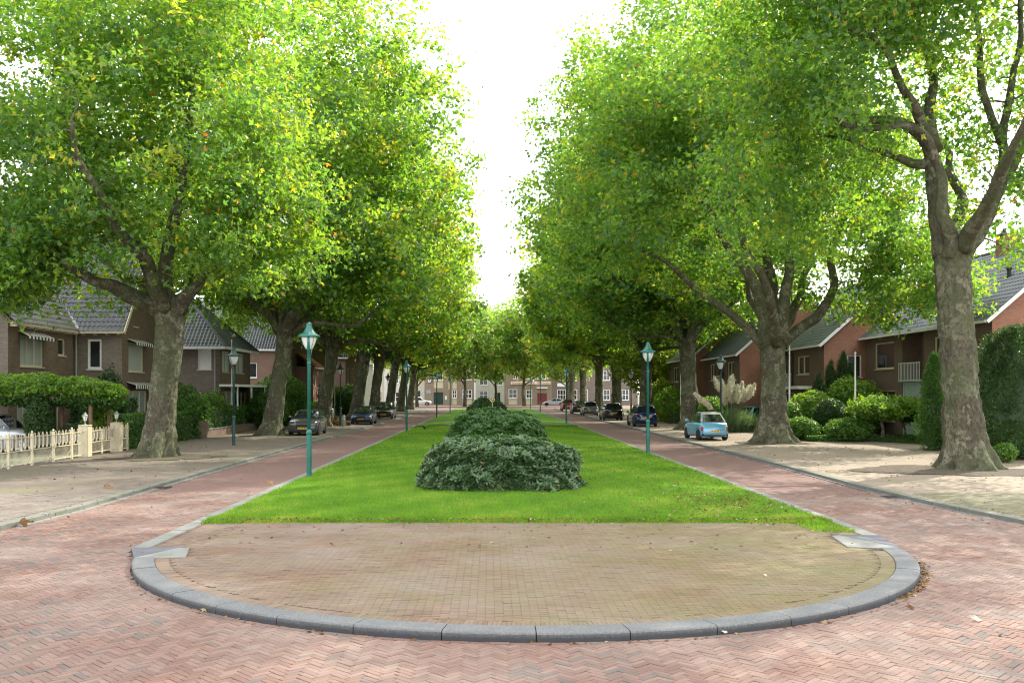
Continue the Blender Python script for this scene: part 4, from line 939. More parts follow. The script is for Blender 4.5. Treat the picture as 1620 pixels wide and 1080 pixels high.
# ------------------------------------------------------------------ crow
t = thing('crow', 'black crow standing on the lawn by the left lamp post', 'bird', (-4.27,62.0,.115), 2.6)
mb = MB(); st = [(-.27,.10,.012,.004),(-.20,.125,.030,.010),(-.12,.16,.05,.035),(-.05,.19,.07,.062),(.03,.225,.072,.068),(.09,.26,.058,.056),(.13,.295,.042,.042),(.16,.32,.042,.045),(.195,.325,.034,.036),(.215,.32,.018,.018)]
vs = []
for y, z, rx, rz_ in st:
    for i in range(12): a = i*PI/6; vs.append((rx*math.cos(a), y, z+rz_*math.sin(a)))
mb.add(vs, [(j*12+i, j*12+(i+1)%12, (j+1)*12+(i+1)%12, (j+1)*12+i) for j in range(len(st)-1) for i in range(12)]+[tuple(range(12))[::-1], tuple((len(st)-1)*12+i for i in range(12))])
crow = mb.obj('body', M['black'], t, smooth=True)
MB().tube([(0,.205,.32),(0,.24,.318),(0,.275,.305)], [.014,.011,.002], 8).obj('beak', M['iron'], t, smooth=True)
for s in (-1,1):
    w_ = MB(); w_.add([(s*.062,.08,.25),(s*.076,.0,.22),(s*.05,-.16,.135),(s*.02,-.25,.11),(s*.045,-.12,.18),(s*.055,.02,.265),(s*.082,.02,.225),(s*.07,-.05,.19)], [(0,6,1,5),(1,7,4,5),(7,2,3,4),(6,7,1,0)]); w_.obj('wing', M['black'], t)
    l_ = MB(); l_.tube([(s*.03,.0,.16),(s*.035,-.01,.08),(s*.035,.01,.0)], [.014,.007,.006], 6)
    for dx in (-.02,0,.02): l_.tube([(s*.035,.01,.003),(s*.035+dx,.05,.0)], .004, 4)
    l_.tube([(s*.035,.01,.003),(s*.035,-.03,.0)], .004, 4); l_.obj('leg', M['iron'], t)
    MB().ball((s*.036,.185,.335), .006, 6, 4).obj('eye', M['steel'], t)

# ------------------------------------------------------------------ garden fence, gate and pillars on the left
FX = -16.05
fence = thing('garden_fence', 'cream metal hoop-topped garden fence on the left', 'fence', (FX,30,.06))
hoop_me = None
def hoop(mb, y, h=1.13, w=.11, zb=.60, x=0):
    pts = [(x,y-w/2,zb)]+[(x,y-w/2*math.cos(a),h-.06+.06*math.sin(a)) for a in np.linspace(0,PI,7)]+[(x,y+w/2,zb)]
    mb.tube(pts, .012, 5)
hm = MB(); hoop(hm, 0); hoop_me = hm.mesh('hoop', M['cream'])
pk = MB(); pk.box(-.012,.012,-.075,.075,.66,1.0); plank_me = pk.mesh('plank', M['plank'])
sp = MB(); sp.lathe([(.010,.55),(.010,.62),(.018,.63),(.002,.70)], n=6); spike_me = sp.mesh('spike', M['cream'])
def fence_bay(parent, ya, yb, posts=True, z0=.06, x=0):
    L = yb-ya
    for z, th in ((1.0,.016),(.55,.016),(z0+.04,.018)):
        MB().box(x-.018,x+.018,ya,yb,z-th,z+th).obj('rail', M['cream'], parent)
    n = max(3, round(L/.30))
    for i in range(n):
        y = ya+L*(i+.5)/n; link('hoop', hoop_me, parent, (x,y,0)); link('spike', spike_me, parent, (x,y,0))
        if i < n-1: link('plank', plank_me, parent, (x-.03,y+L/n/2,0))
    b = MB(); k = int(L/.075)
    for i in range(k): y = ya+L*(i+.5)/k; b.box(x-.004,x+.004,y-.004,y+.004,z0+.04,.55)
    b.obj('bars', M['cream'], parent, kind='stuff')
ys_ = [-6.6,-4.95,-3.3,-1.65,0,1.62,3.24,4.86,6.4]
for ya, yb in zip(ys_, ys_[1:]+[7.45]):
    m_ = MB(); m_.box(-.035,.035,ya-.035,ya+.035,0,1.08); m_.lathe([(.05,1.08),(.05,1.10),(.02,1.12),(.045,1.16),(.02,1.20),(.004,1.22)], c=(0,ya,0), n=10); m_.obj('post', M['cream'], fence)
    m_ = MB(); m_.tube([(-.25,ya,.0),(0,ya,.45)], .014, 6); m_.obj('brace', M['cream'], fence)
    fence_bay(fence, ya+.04, yb-.04)
f2 = thing('garden_fence', 'short cream fence piece right of the second gate pillar', 'fence', (FX,41.0,.06)); fence_bay(f2, .02, .95)
m_ = MB(); m_.box(-.035,.035,.95,1.02,0,1.08); m_.lathe([(.05,1.08),(.02,1.12),(.045,1.16),(.004,1.22)], c=(0,.985,0), n=10); m_.obj('post', M['cream'], f2)
gt = thing('garden_gate', 'cream metal gate between the two white pillars', 'gate', (FX,37.7,.06)); fence_bay(gt, .14, 1.48, z0=.1); fence_bay(gt, 1.56, 2.92, z0=.1)
for y in (.12,1.50,1.55,2.93): MB().box(-.025,.025,y-.025,y+.025,.05,1.05).obj('stile', M['cream'], gt)
for y, lb, lb2 in ((37.6,'white rendered gate pillar left of the cream gate','small grey lantern on the left gate pillar'), (40.75,'white rendered gate pillar right of the cream gate','small grey lantern on the right gate pillar')):
    p = thing('gate_pillar', lb, 'pillar', (FX,y,.06), 0, 'gate pillars')
    MB().box(-.20,.20,-.20,.20,0,1.22).obj('shaft', M['cream'], p, bevel=.02); MB().box(-.215,.215,-.215,.215,1.22,1.27).obj('cap', M['cream'], p, bevel=.02)
    l = thing('pillar_lantern', lb2, 'lantern', (FX,y,1.335), 0, 'lanterns on the gate pillars')
    MB().lathe([(.06,0),(.02,.03),(.02,.12),(.05,.15)], n=10).obj('stem', M['grey'], l); MB().lathe([(.06,.15),(.10,.34)], n=6).obj('glass', M['bowl'], l)
    MB().lathe([(.12,.34),(.12,.36),(.05,.42),(.05,.44),(.01,.49)], n=6).obj('roof', M['grey'], l)
    for k in range(6): a = k*PI/3; MB().tube([(.06*math.cos(a),.06*math.sin(a),.15),(.10*math.cos(a),.10*math.sin(a),.345)], .007, 4).obj('frame_bar', M['grey'], l)
t = thing('wheelie_bin', 'blue-lidded waste bin behind the left gate pillar', 'bin', (-18.7,43.0,.07), .4)
MB().prism([(-.26,-.30,.06),(.26,-.30,.06),(.26,.30,.06),(-.26,.30,.06)],(0,0,.92)).obj('body', M['black'], t, bevel=.03)
m_ = MB(); m_.add([(-.30,-.36,.98),(.30,-.36,.98),(.30,.36,.98),(-.30,.36,.98),(-.24,-.25,1.12),(.24,-.25,1.12),(.26,.30,1.08),(-.26,.30,1.08)],[(3,2,1,0),(4,5,6,7),(0,1,5,4),(1,2,6,5),(2,3,7,6),(3,0,4,7)]); m_.obj('lid', M['blue'], t, bevel=.02)
for s in (-1,1): MB().lathe([(.03,-.03),(.1,-.03),(.1,.03),(.03,.03)], c=(s*.28,.28,.1), n=14, axis='x').obj('wheel', M['rubber'], t)
# pergola and vine
pg = thing('pergola', 'timber pergola carrying a leafy climber over the left driveway', 'pergola', (0,0,0))
for i in range(2): MB().box(-25,-16.5,39.6+i*1.9,39.72+i*1.9,2.35,2.50).obj('beam', M['wood'], pg)
for i in range(12): MB().box(-24.8+i*.7,-24.72+i*.7,39.3,42.0,2.503,2.58).obj('rafter', M['wood'], pg)
for x in (-24.4,-18.75,-16.7):
    for y in (39.66,41.56): MB().box(x-.06,x+.06,y-.06,y+.06,0,2.345).obj('post', M['wood'], pg)
vn = thing('climbing_vine', 'dense bright green climber spread over the pergola', 'climber', (0,0,0))
for i, (x, y, r, z, rz_) in enumerate([(-23.6,40.6,1.6,2.9,.62),(-21.4,40.5,1.7,2.85,.60),(-19.3,40.5,1.7,2.8,.62),(-17.6,40.6,1.3,2.75,.55),(-16.8,40.7,1.1,2.65,.45)]):
    foliage('foliage', vn, (x,y,z), (r,1.5,rz_), 6500 if i<4 else 3000, .13, 'leaf_bright', 60+i, up=.6, tone=.42, shell=.25)
    foliage('foliage', vn, (x,y,z-.4), (r,1.35,.42), 3000, .12, 'leaf_mid', 70+i, tone=.3, shell=.3)
m_ = MB(); m_.tube([(-18.75,39.5,.0),(-18.9,39.6,1.2),(-18.7,39.8,2.4),(-18.2,40.2,2.7)], [.07,.06,.05,.03], 7); m_.obj('stem', M['bark'], vn, smooth=True)
iv = thing('ivy_column', 'dark ivy covering the left pergola post', 'climber', (-18.75,39.5,.06)); foliage('foliage', iv, (0,0,1.15), (.62,.5,1.5), 7000, .09, 'leaf_dark', 80, lump=.15, box=False, shell=.25)
MB().tube([(0,0,0),(0,0,2.2)], .05, 6).obj('stem', M['wood'], iv)
shrub('green climber leaning on the wall right of the pale house window', (-19.6,48.6,.07), (.9,.5,1.9), 5000, .12, 'leaf_dark', 81, 'climber', 'wall_climber')
# ------------------------------------------------------------------ houses
# a wall plane is given by origin o, horizontal unit vector u and outward normal n; openings are (u0,u1,z0,z1,style)
def wall(parent, o, u, L, z1, ops, mat, z0=-.1, thick=.25, name='wall', gable=None):
    o = Vector(o); u = Vector(u).normalized(); n = Vector((u.y, -u.x, 0))     # outward normal: to the right of u
    P = lambda a, z, d=0: o+u*a+Vector((0,0,z))+n*d
    us = sorted(set([0,L]+[x for q in ops for x in q[:2]])); zs = sorted(set([z0,z1]+[x for q in ops for x in q[2:4]]))
    mb = MB()
    for a, b in zip(us, us[1:]):
        for c, d in zip(zs, zs[1:]):
            am, cm = (a+b)/2, (c+d)/2
            if any(q[0] < am < q[1] and q[2] < cm < q[3] for q in ops): continue
            mb.add([P(a,c),P(b,c),P(b,d),P(a,d)], [(0,1,2,3)])
    for q in ops:
        a, b, c, d = q[:4]; t = -.14
        mb.add([P(a,c),P(b,c),P(b,d),P(a,d),P(a,c,t),P(b,c,t),P(b,d,t),P(a,d,t)], [(0,4,5,1),(1,5,6,2),(2,6,7,3),(3,7,4,0)])
    if gable: # (apex_u, apex_z)
        mb.add([P(0,z1),P(L,z1),P(gable[0],gable[1])], [(0,1,2)])
    w = mb.obj(name, M[mat], parent)
    for q in ops:
        a, b, c, d = q[:4]; st = q[4] if len(q) > 4 else {}
        fm = M[st.get('frame','white')]; fw = st.get('fw', .07)
        def bar(mb, a0, a1, c0, c1, d0=-.12, d1=-.05):
            pts = [P(a0,c0,d0),P(a1,c0,d0),P(a1,c0,d1),P(a0,c0,d1)]; mb.prism(pts, (0,0,c1-c0))
        kind = st.get('kind','window')
        if kind == 'recess':     # open balcony recess
            dp = st.get('depth',1.2); r = MB()
            r.add([P(a,c,-dp),P(b,c,-dp),P(b,d,-dp),P(a,d,-dp)], [(0,1,2,3)]); r.add([P(a,c,-.14),P(a,c,-dp),P(a,d,-dp),P(a,d,-.14)], [(0,3,2,1)]); r.add([P(b,c,-.14),P(b,c,-dp),P(b,d,-dp),P(b,d,-.14)], [(0,1,2,3)])
            r.add([P(a,d,-.14),P(a,d,-dp),P(b,d,-dp),P(b,d,-.14)], [(0,1,2,3)]); r.add([P(a,c,-.14),P(b,c,-.14),P(b,c,-dp),P(a,c,-dp)], [(0,1,2,3)])
            r.obj('balcony_recess', M[mat], parent); continue
        f = MB(); bar(f,a,a+fw,c,d); bar(f,b-fw,b,c,d); bar(f,a+fw,b-fw,d-fw,d); bar(f,a+fw,b-fw,c,c+fw)
        for k in range(1, st.get('nx',1)): x = a+(b-a)*k/st['nx']; bar(f,x-fw*.35,x+fw*.35,c+fw,d-fw)
        for k in range(1, st.get('nz',1)):
            z = c+(d-c)*k/st['nz']; g_ = st.get('nx',1)
            for j in range(g_): bar(f, a+(b-a)*j/g_+fw*(.35 if j else 1), a+(b-a)*(j+1)/g_-fw*(.35 if j<g_-1 else 1), z-fw*.3, z+fw*.3)
        wo_ = f.obj('door' if kind=='door' else 'window', fm, parent)
        g = MB(); g.slab([P(a+fw,c+fw,-.115),P(b-fw,c+fw,-.115),P(b-fw,d-fw,-.115),P(a+fw,d-fw,-.115)], .006)
        g.obj('pane', M[st.get('pane','glass')], wo_)
        if st.get('sill', True):
            s_ = MB(); pts = [P(a-.06,c-.06,-.10),P(b+.06,c-.06,-.10),P(b+.06,c-.06,.06),P(a-.06,c-.06,.06)]; s_.prism(pts, (0,0,.055)); s_.obj('sill', M[st.get('sillm', st.get('frame','white'))], wo_)
    return w
def roof_slope(parent, o, u, v, poly, mat, name='roof_tiles', tw=.25, th=.34, amp=.065):
    """tiled plane: origin o on the eave, u along the eave, v up the slope; poly in (u,v) units"""
    o, u, v = Vector(o), Vector(u).normalized(), Vector(v).normalized(); n = u.cross(v).normalized()
    if n.z < 0: n = -n
    us = [p[0] for p in poly]; vs_ = [p[1] for p in poly]; U = np.arange(min(us), max(us)+.01, tw/4); nv = int((max(vs_)-min(vs_))/th)+1
    Vv = []; H = []
    for j in range(nv+1): Vv += [min(vs_)+j*th, min(vs_)+j*th+th*.96]; H += [.030, .0]
    Vv = np.array(Vv); H = np.array(H); UU, VV = np.meshgrid(U, Vv); HH = amp*(.5+.5*np.cos(2*np.pi*UU/tw))+H[:,None]
    def inside(x, y):
        r = np.zeros_like(x, bool); k = len(poly)
        for i in range(k):
            (x1,y1),(x2,y2) = poly[i], poly[(i+1)%k]; c = ((y1>y)!=(y2>y)) & (x < (x2-x1)*(y-y1)/((y2-y1) or 1e-9)+x1); r ^= c
        return r
    pos = np.array(o)[None,None]+UU[...,None]*np.array(u)+VV[...,None]*np.array(v)+HH[...,None]*np.array(n); nx = len(U)
    i = (np.arange(len(Vv)-1)[:,None]*nx+np.arange(nx-1)[None]).ravel(); F = np.stack([i,i+1,i+nx+1,i+nx],-1)
    cu = UU.ravel()[F].mean(1); cv = VV.ravel()[F].mean(1); F = F[inside(cu, cv)]
    if u.cross(v).z < 0: F = F[:, ::-1]
    base = MB(); base.slab([o+u*a+v*b-n*.08 for a,b in poly[:4]] if len(poly)==4 else [o+u*poly[0][0]+v*poly[0][1]-n*.08, o+u*poly[1][0]+v*poly[1][1]-n*.08, o+u*poly[2][0]+v*poly[2][1]-n*.08, o+u*poly[2][0]+v*poly[2][1]-n*.081], .06)
    ob = link(name, mesh_np(name, pos.reshape(-1,3), F, M[mat]), parent, kind='stuff'); base.obj('roof_deck', M['wood'], parent)
    return ob
def beam(parent, name, a, b, w, h, mat, n=None):
    a, b = Vector(a), Vector(b); d = (b-a).normalized(); s = d.cross(Vector((0,0,1))).normalized()*w/2; up = s.cross(d).normalized()*h/2
    m_ = MB(); m_.add([a-s-up,a+s-up,a+s+up,a-s+up,b-s-up,b+s-up,b+s+up,b-s+up], [(3,2,1,0),(4,5,6,7),(0,1,5,4),(1,2,6,5),(2,3,7,6),(3,0,4,7)]); return m_.obj(name, M[mat], parent)
def awning(parent, o, u, L, z, n, drop=.28, out=.9, rise=.5):
    o, u, n = Vector(o), Vector(u), Vector(n); a = MB(); b = MB(); k = max(6, int(L/.16))
    for i in range(k):
        p = o+u*(L*i/k); q = o+u*(L*(i+1)/k); m_ = a if i%2 else b
        m_.slab([p+Vector((0,0,z+rise)), q+Vector((0,0,z+rise)), q+n*out+Vector((0,0,z)), p+n*out+Vector((0,0,z))], .02)
        m_.slab([p+n*(out+.01)+Vector((0,0,z)), q+n*(out+.01)+Vector((0,0,z)), q+n*(out+.01)+Vector((0,0,z-drop)), p+n*(out+.01)+Vector((0,0,z-drop))], .015)
    a.obj('awning', M['awning_a'], parent); b.obj('awning_stripes', M['awning_b'], parent)
def chimney(parent, x, y, z0, z1, w=.5, mat='brick_brown'):
    c = MB().box(x-w,x+w,y-w*.7,y+w*.7,z0,z1).obj('chimney', M[mat], parent); MB().box(x-w-.06,x+w+.06,y-w*.7-.06,y+w*.7+.06,z1,z1+.1).obj('cap', M['kerb'], c)
    for s in (-.25,.2): MB().lathe([(.12,z1+.1),(.10,z1+.4)], c=(x+s,y,0), n=10).obj('chimney_pot', M['iron'], c)
def gutter_pipe(parent, x, y, z): MB().tube([(x,y,0),(x,y,z)], .05, 8).obj('drainpipe', M['grey'], parent)
WF = {'frame':'cream','nx':3,'pane':'curtain'}; WG = {'frame':'frame_green','nx':2,'pane':'curtain'}

# left house A: street wall, cross wing with a gable to the street
hA = thing('brick_house', 'dark brick house with striped awnings behind the pergola', 'house', (0,0,0), 0, 'houses on the left side')
WX, GX = -21.9, -19.4
wall(hA, (WX,43.1,0),(0,1,0),6.9,5.85, [(1.1,3.4,3.85,5.3,WF),(5.0,5.8,4.5,5.35,{'frame':'cream'}),(.8,2.6,.9,2.7,WF),(4.0,5.1,.05,2.3,{'frame':'cream','kind':'door','sill':False,'pane':'glass'})], 'brick_brown')
wall(hA, (-30,43.1,0),(1,0,0),8.1,5.85, [(4.5,6.2,3.8,5.2,WF)], 'brick_grey', gable=(4.05,9.9))
wall(hA, (WX,50,0),(1,0,0),2.5,5.9, [(.68,1.42,3.85,5.42,{'frame':'white','fw':.11}),(.9,1.7,.9,2.5,{'frame':'white'})], 'brick_grey')
wall(hA, (GX,50,0),(0,1,0),8.4,5.9, [(.9,3.1,3.75,5.3,{'frame':'cream','nx':1,'pane':'curtain'}),(4.6,6.6,3.75,5.3,WF),(.8,3.6,.7,2.7,WF),(4.6,7.0,.7,2.7,WF)], 'brick_brown', gable=(4.2,11.2))
m_ = MB(); 
fr = wall(hA, (GX+.02,51.55,0),(0,1,0),.65,6.88, [(.05,.60,6.22,6.83,{'frame':'cream'})], 'brick_brown', z0=6.15, name='gable_wall')
wall(hA, (GX,58.4,0),(-1,0,0),9,5.9, [], 'brick_brown')
s1 = Vector((-4.1,0,4.5)); roof_slope(hA, (WX+.35,42.8,5.82),(0,1,0),s1,[(0,0),(8.5,0),(8.5,6.3),(0,6.3)],'tile_brown')
s2 = Vector((0,4.2,5.3)); roof_slope(hA, (-28,49.65,5.80),(1,0,0),s2,[(0,0),(8.85,0),(8.85,7.0),(0,7.0)],'tile_dark')
roof_slope(hA, (-28,58.75,5.80),(1,0,0),Vector((0,-4.2,5.3)),[(0,0),(8.85,0),(8.85,7.0),(0,7.0)],'tile_dark')
beam(hA,'fascia',(WX+.30,42.8,5.78),(WX+.30,50,5.78),.1,.16,'cream'); beam(hA,'fascia',(WX+.3,49.68,5.78),(GX+.25,49.68,5.78),.1,.16,'cream')
for k in range(9): MB().box(WX+.02,WX+.34,43.2+k*.8,43.28+k*.8,5.63,5.70).obj('bracket', M['cream'], hA)
for k in range(4): MB().box(WX+.5+k*.62,WX+.58+k*.62,49.68,49.98,5.63,5.70).obj('bracket', M['cream'], hA)
beam(hA,'bargeboard',(GX+.28,49.6,5.72),(GX+.28,54.2,11.5),.05,.2,'cream'); beam(hA,'bargeboard',(GX+.28,58.8,5.72),(GX+.28,54.2,11.5),.05,.2,'cream')
awning(hA,(WX+.02,44.0,0),(0,1,0),2.7,5.25,(1,0,0),.14,.5,.25); awning(hA,(GX+.02,50.7,0),(0,1,0),2.6,5.30,(1,0,0),.16,.5,.2)
awning(hA,(GX+.02,50.6,0),(0,1,0),6.6,3.02,(1,0,0),.22,.5,.16); gutter_pipe(hA, WX+.15, 49.85, 5.7)
beam(hA,'valley',(WX+.3,49.6,5.95),(WX-3.2,53.4,9.95),.22,.04,'grey'); chimney(hA,-26,47,9,11.4)

# left house B: pyramid roof
hB = thing('brick_house', 'brown brick house with a steep dark hipped roof behind the nearest left trunk', 'house', (0,0,0), 0, 'houses on the left side')
wall(hB, (-25.5,62.8,0),(1,0,0),7.6,5.65, [(6.15,7.05,4.15,5.53,{'frame':'white','fw':.08,'pane':'white'}),(6.6,7.3,.8,2.6,{'frame':'white'})], 'brick_grey')
wall(hB, (-17.9,62.8,0),(0,1,0),8.0,5.65, [(.6,2.4,4.0,5.4,WG),(4.0,6.2,4.0,5.4,WG),(.9,3.0,.6,2.7,{'frame':'cream','nx':2,'pane':'curtain'}),(3.6,6.8,.5,2.7,{'frame':'cream','nx':3,'pane':'glass'})], 'brick_brown')
ap = Vector((-21.6,66.8,9.7))
for a, b in (((-26.0,62.3),(-17.4,62.3)),((-17.4,62.3),(-17.4,71.3)),((-17.4,71.3),(-26.0,71.3))):
    A_ = Vector((*a,5.62)); B_ = Vector((*b,5.62)); u = (B_-A_).normalized(); foot = A_+u*((ap-A_).dot(u)); v = ap-foot
    roof_slope(hB, A_, u, v, [(0,0),((B_-A_).length,0),((foot-A_).length, v.length)], 'tile_dark')
    beam(hB,'ridge_tiles',A_+Vector((0,0,.06)),ap+Vector((0,0,.06)),.22,.10,'tile_dark'); beam(hB,'fascia',A_-Vector((0,0,.06)),B_-Vector((0,0,.06)),.14,.18,'white')
m_ = MB().box(-17.88,-16.6,62.6,70.6,3.0,3.16).obj('canopy', M['white'], hB)
for y in (62.8,66.5,70.3): MB().box(-16.75,-16.67,y-.04,y+.04,0,3.0).obj('canopy_post', M['white'], hB)
MB().box(-16.8,-16.65,66.6,70.3,.0,.9).obj('porch_panel', M['cream'], hB); MB().box(-16.74,-16.71,66.6,70.3,.9,3.0).obj('porch_glass', M['glass'], hB); gutter_pipe(hB,-18.2,62.7,5.5)
wall(hB, (-17.9,70.8,0),(-1,0,0),7.6,5.65, [], 'brick_brown')

# left house C, D, E
def simple_gable(label, x, y0, y1, depth, ez, rz_, side, mats, ops_side, ops_front, roof='tile_dark', ridge='y', group='houses on the left side', red=None, board='white', name='brick_house'):
    """street wall at x (side=-1 left of street, +1 right), y0..y1; camera-facing wall at y0"""
    t = thing(name, label, 'house', (0,0,0), 0, group); L = y1-y0
    if side < 0: wall(t,(x,y0,0),(0,1,0),L,ez,ops_side,mats[0]); wall(t,(x-depth,y0,0),(1,0,0),depth,ez,ops_front,mats[1],gable=(depth/2,rz_) if ridge=='y' else None)
    else:
        wall(t,(x,y1,0),(0,-1,0),L,ez,[(L-b,L-a,c,d,s) for a,b,c,d,s in ops_side],mats[0]); wall(t,(x,y0,0),(1,0,0),depth,ez,ops_front,mats[1],gable=(depth/2,rz_) if ridge=='y' else None)
    xo = x+depth*(-1 if side<0 else 1); sg = -side
    wall(t,(max(x,xo),y1,0),(-1,0,0),depth,ez,[],mats[1],gable=(depth/2,rz_) if ridge=='y' else None)
    if ridge == 'y':
        h = rz_-ez; sl = math.hypot(depth/2+.35, h); roof_slope(t,(x+sg*.35,y0-.25,ez-.08),(0,1,0),Vector((-sg*(depth/2+.35),0,h+.12)),[(0,0),(L+.5,0),(L+.5,sl),(0,sl)],roof)
        roof_slope(t,(xo-sg*.35,y0-.25,ez-.08),(0,1,0),Vector((sg*(depth/2+.35),0,h+.12)),[(0,0),(L+.5,0),(L+.5,sl),(0,sl)],roof)
        xm = (x+xo)/2; beam(t,'ridge_tiles',(xm,y0-.25,rz_+.10),(xm,y1+.25,rz_+.10),.25,.12,roof)
        beam(t,'bargeboard',(x+sg*.38,y0-.28,ez-.13),(xm,y0-.28,rz_-.02),.06,.17,board); beam(t,'bargeboard',(xo-sg*.38,y0-.28,ez-.13),(xm,y0-.28,rz_-.02),.06,.24,board)
        beam(t,'gutter',(x+sg*.40,y0-.2,ez-.10),(x+sg*.40,y1+.2,ez-.10),.12,.12,board)
    else:
        h = rz_-ez; d2 = L/2; a = min(x,xo)-.2; b = max(x,xo)+.3; sl = math.hypot(d2+.3,h)
        roof_slope(t,(a,y0-.3,ez-.08),(1,0,0),Vector((0,d2+.3,h+.1)),[(0,0),(b-a,0),(b-a,sl),(0,sl)],roof); roof_slope(t,(a,y1+.3,ez-.08),(1,0,0),Vector((0,-d2-.3,h+.1)),[(0,0),(b-a,0),(b-a,sl),(0,sl)],roof)
        beam(t,'gutter',(a,y0-.34,ez-.10),(b,y0-.34,ez-.10),.12,.14,board)
        for xx in (x,xo): MB().add([(xx,y0,ez),(xx,y1,ez),(xx,(y0+y1)/2,rz_)], [(0,1,2)]).obj('gable_wall', M[mats[0]], t)
    return t
hC = simple_gable('pinkish brick house with an orange-tiled bay behind the second left trunk', -17.9, 82.6, 93, 9, 6.4, 11.2, -1, ('brick_brown','brick_pink'),
    [(1.2,3.4,3.6,5.6,WG),(1.0,3.2,.6,2.6,WG)], [(5.6,6.6,3.9,5.2,{'frame':'white'})], ridge='x')
m_ = MB().box(-17.88,-16.3,87.5,92.5,0,5.0).obj('bay', M['brick_pink'], hC); roof_slope(hC,(-16.15,87.3,4.95),(0,1,0),Vector((-1.7,0,1.3)),[(0,0),(5.4,0),(5.4,2.1),(0,2.1)],'tile_orange')
wall(hC,(-16.28,88,0),(0,1,0),4,4.7,[(.4,3.6,3.1,4.4,WG),(.4,3.6,.8,2.4,WG)],'brick_pink',name='bay_wall'); wall(hC,(-17.8,87.48,0),(1,0,0),1.5,4.7,[(.3,1.2,3.1,4.4,WG)],'brick_pink',name='bay_wall'); beam(hC,'gutter',(-16.1,87.3,4.9),(-16.1,92.7,4.9),.12,.12,'white')
hD = simple_gable('dark brick house with tiled roof behind the third left trunk', -18.6, 97, 108, 9, 6.2, 10.6, -1, ('brick_brown','brick_pink'), [(1,3,3.6,5.4,WG),(5,7,3.6,5.4,WG),(1,3,.6,2.6,WG)], [(6,7.4,3.8,5.2,WG)], ridge='x')
hE = simple_gable('brick house with pale windows beside the fourth left trunk', -17.2, 113, 124, 9, 6.8, 11.5, -1, ('brick_brown','brick_pink'), [(1,3,3.6,5.6,{'frame':'cream','nx':2}),(1,3,.6,2.6,{'frame':'cream','nx':2}),(5,7,3.6,5.6,{'frame':'cream','nx':2})], [(5.0,6.4,3.8,5.4,{'frame':'white'})], ridge='x')
WW = {'frame':'white','nx':3,'nz':2,'fw':.12}
hF = simple_gable('white rendered house far behind the left trunks', -18.5, 150, 166, 12, 7.2, 11.0, -1, ('plaster','plaster'), [(1,5,4.2,6.2,WW),(1,5,.8,2.8,WW),(8,12,4.2,6.2,WW),(8,12,.8,2.8,WW)], [(1.5,4.0,4.2,6.2,WW),(7.5,10.5,4.2,6.2,WW),(1.5,4.5,.8,2.9,WW),(7,10.5,.8,2.9,WW)], ridge='x', name='white_house')
# right-hand row, each house stepped further out
GR = 'houses on the right side'
RW = {'frame':'cream','nx':1,'fw':.08,'pane':'glass'}; RW2 = {'frame':'cream','nx':2,'fw':.08}
def balcony(t, x, ya, yb, z):
    b = MB().box(x-.25,x+.0,ya,yb,z-.12,z+.0).obj('balcony', M['panel_green'], t); MB().box(x-.24,x-.20,ya,yb,z+.92,z+.96).obj('rail', M['white'], b)
    n = int((yb-ya)/.19); k = MB().box(-.01,.01,-.01,.01,0,.92).mesh('baluster', M['white'])
    for i in range(n+1): link('baluster', k, b, (x-.22, ya+.02+(yb-ya-.04)*i/n, z))
hR1 = simple_gable('red brick house with chimney and long dark roof, behind the broad conifer', 24.0, 45.3, 60.6, 9.6, 6.1, 10.5, 1, ('brick_dkred','brick_red'),
    [(11.0,13.8,4.05,5.65,RW),(7.2,9.9,3.35,5.95,{'kind':'recess','depth':1.1}),(4.6,5.9,4.3,5.6,RW),(10.9,13.9,.9,2.75,RW),(7.2,9.9,.05,3.2,{'frame':'panel_green','nx':2,'nz':2,'kind':'door','sill':False,'pane':'panel_green','fw':.12}),(3,5.6,.8,2.7,RW)],
    [(3.6,5.4,3.6,5.2,RW2)], roof='tile_dark', group=GR)
balcony(hR1, 24.02, 52.5, 55.2, 3.35); wall(hR1,(25.08,54.9,0),(0,-1,0),2.1,5.9,[(.35,1.85,3.36,5.5,{'frame':'panel_green','kind':'door','sill':False,'fw':.28})],'brick_dkred',z0=3.36,name='recess_wall')
chimney(hR1,28.8,52.6,9.4,11.3,.55,'brick_red'); m_ = MB().lathe([(.10,0),(.10,.5),(.14,.5),(.14,.62)], c=(26.4,48.2,8.35), n=12).obj('vent_pipe', M['iron'], hR1)
hR2 = simple_gable('red brick house behind the dark narrow conifers, second on the right', 21.35, 60.6, 71, 9.6, 5.7, 10.2, 1, ('brick_dkred','brick_red'),
    [(2.8,5.2,3.85,5.1,RW2),(6.0,8.6,3.0,5.4,{'kind':'recess'}),(3.0,4.6,.1,2.4,{'frame':'cream','kind':'door','sill':False}),(6.0,8.6,.4,2.6,RW2)], [(3.2,3.9,3.2,5.2,{'frame':'white'}),(1.5,2.4,3.6,5.0,{'frame':'white'})], group=GR)
balcony(hR2,21.37,66.6,69.2,3.0); MB().box(20.4,21.33,62.8,69.5,2.85,3.05).obj('canopy', M['white'], hR2)
wall(hR2,(22.57,69.1,0),(0,-1,0),2.4,5.3,[(.5,1.9,3.02,5.1,{'frame':'cream','kind':'door','sill':False})],'brick_dkred',z0=3.02,name='recess_wall')
hR3 = simple_gable('red brick house behind the pampas grass, third on the right', 18.7, 71, 82, 9.6, 5.5, 10.0, 1, ('brick_dkred','brick_red'),
    [(1.6,3.6,3.6,5.0,RW2),(7.6,9.4,3.6,5.0,RW2),(4.6,6.6,3.0,5.2,{'kind':'recess'}),(1.6,4.0,.6,2.6,RW2)], [(3.2,4.0,3.2,5.2,{'frame':'white'})], group=GR)
balcony(hR3,18.72,75.6,77.6,3.0)
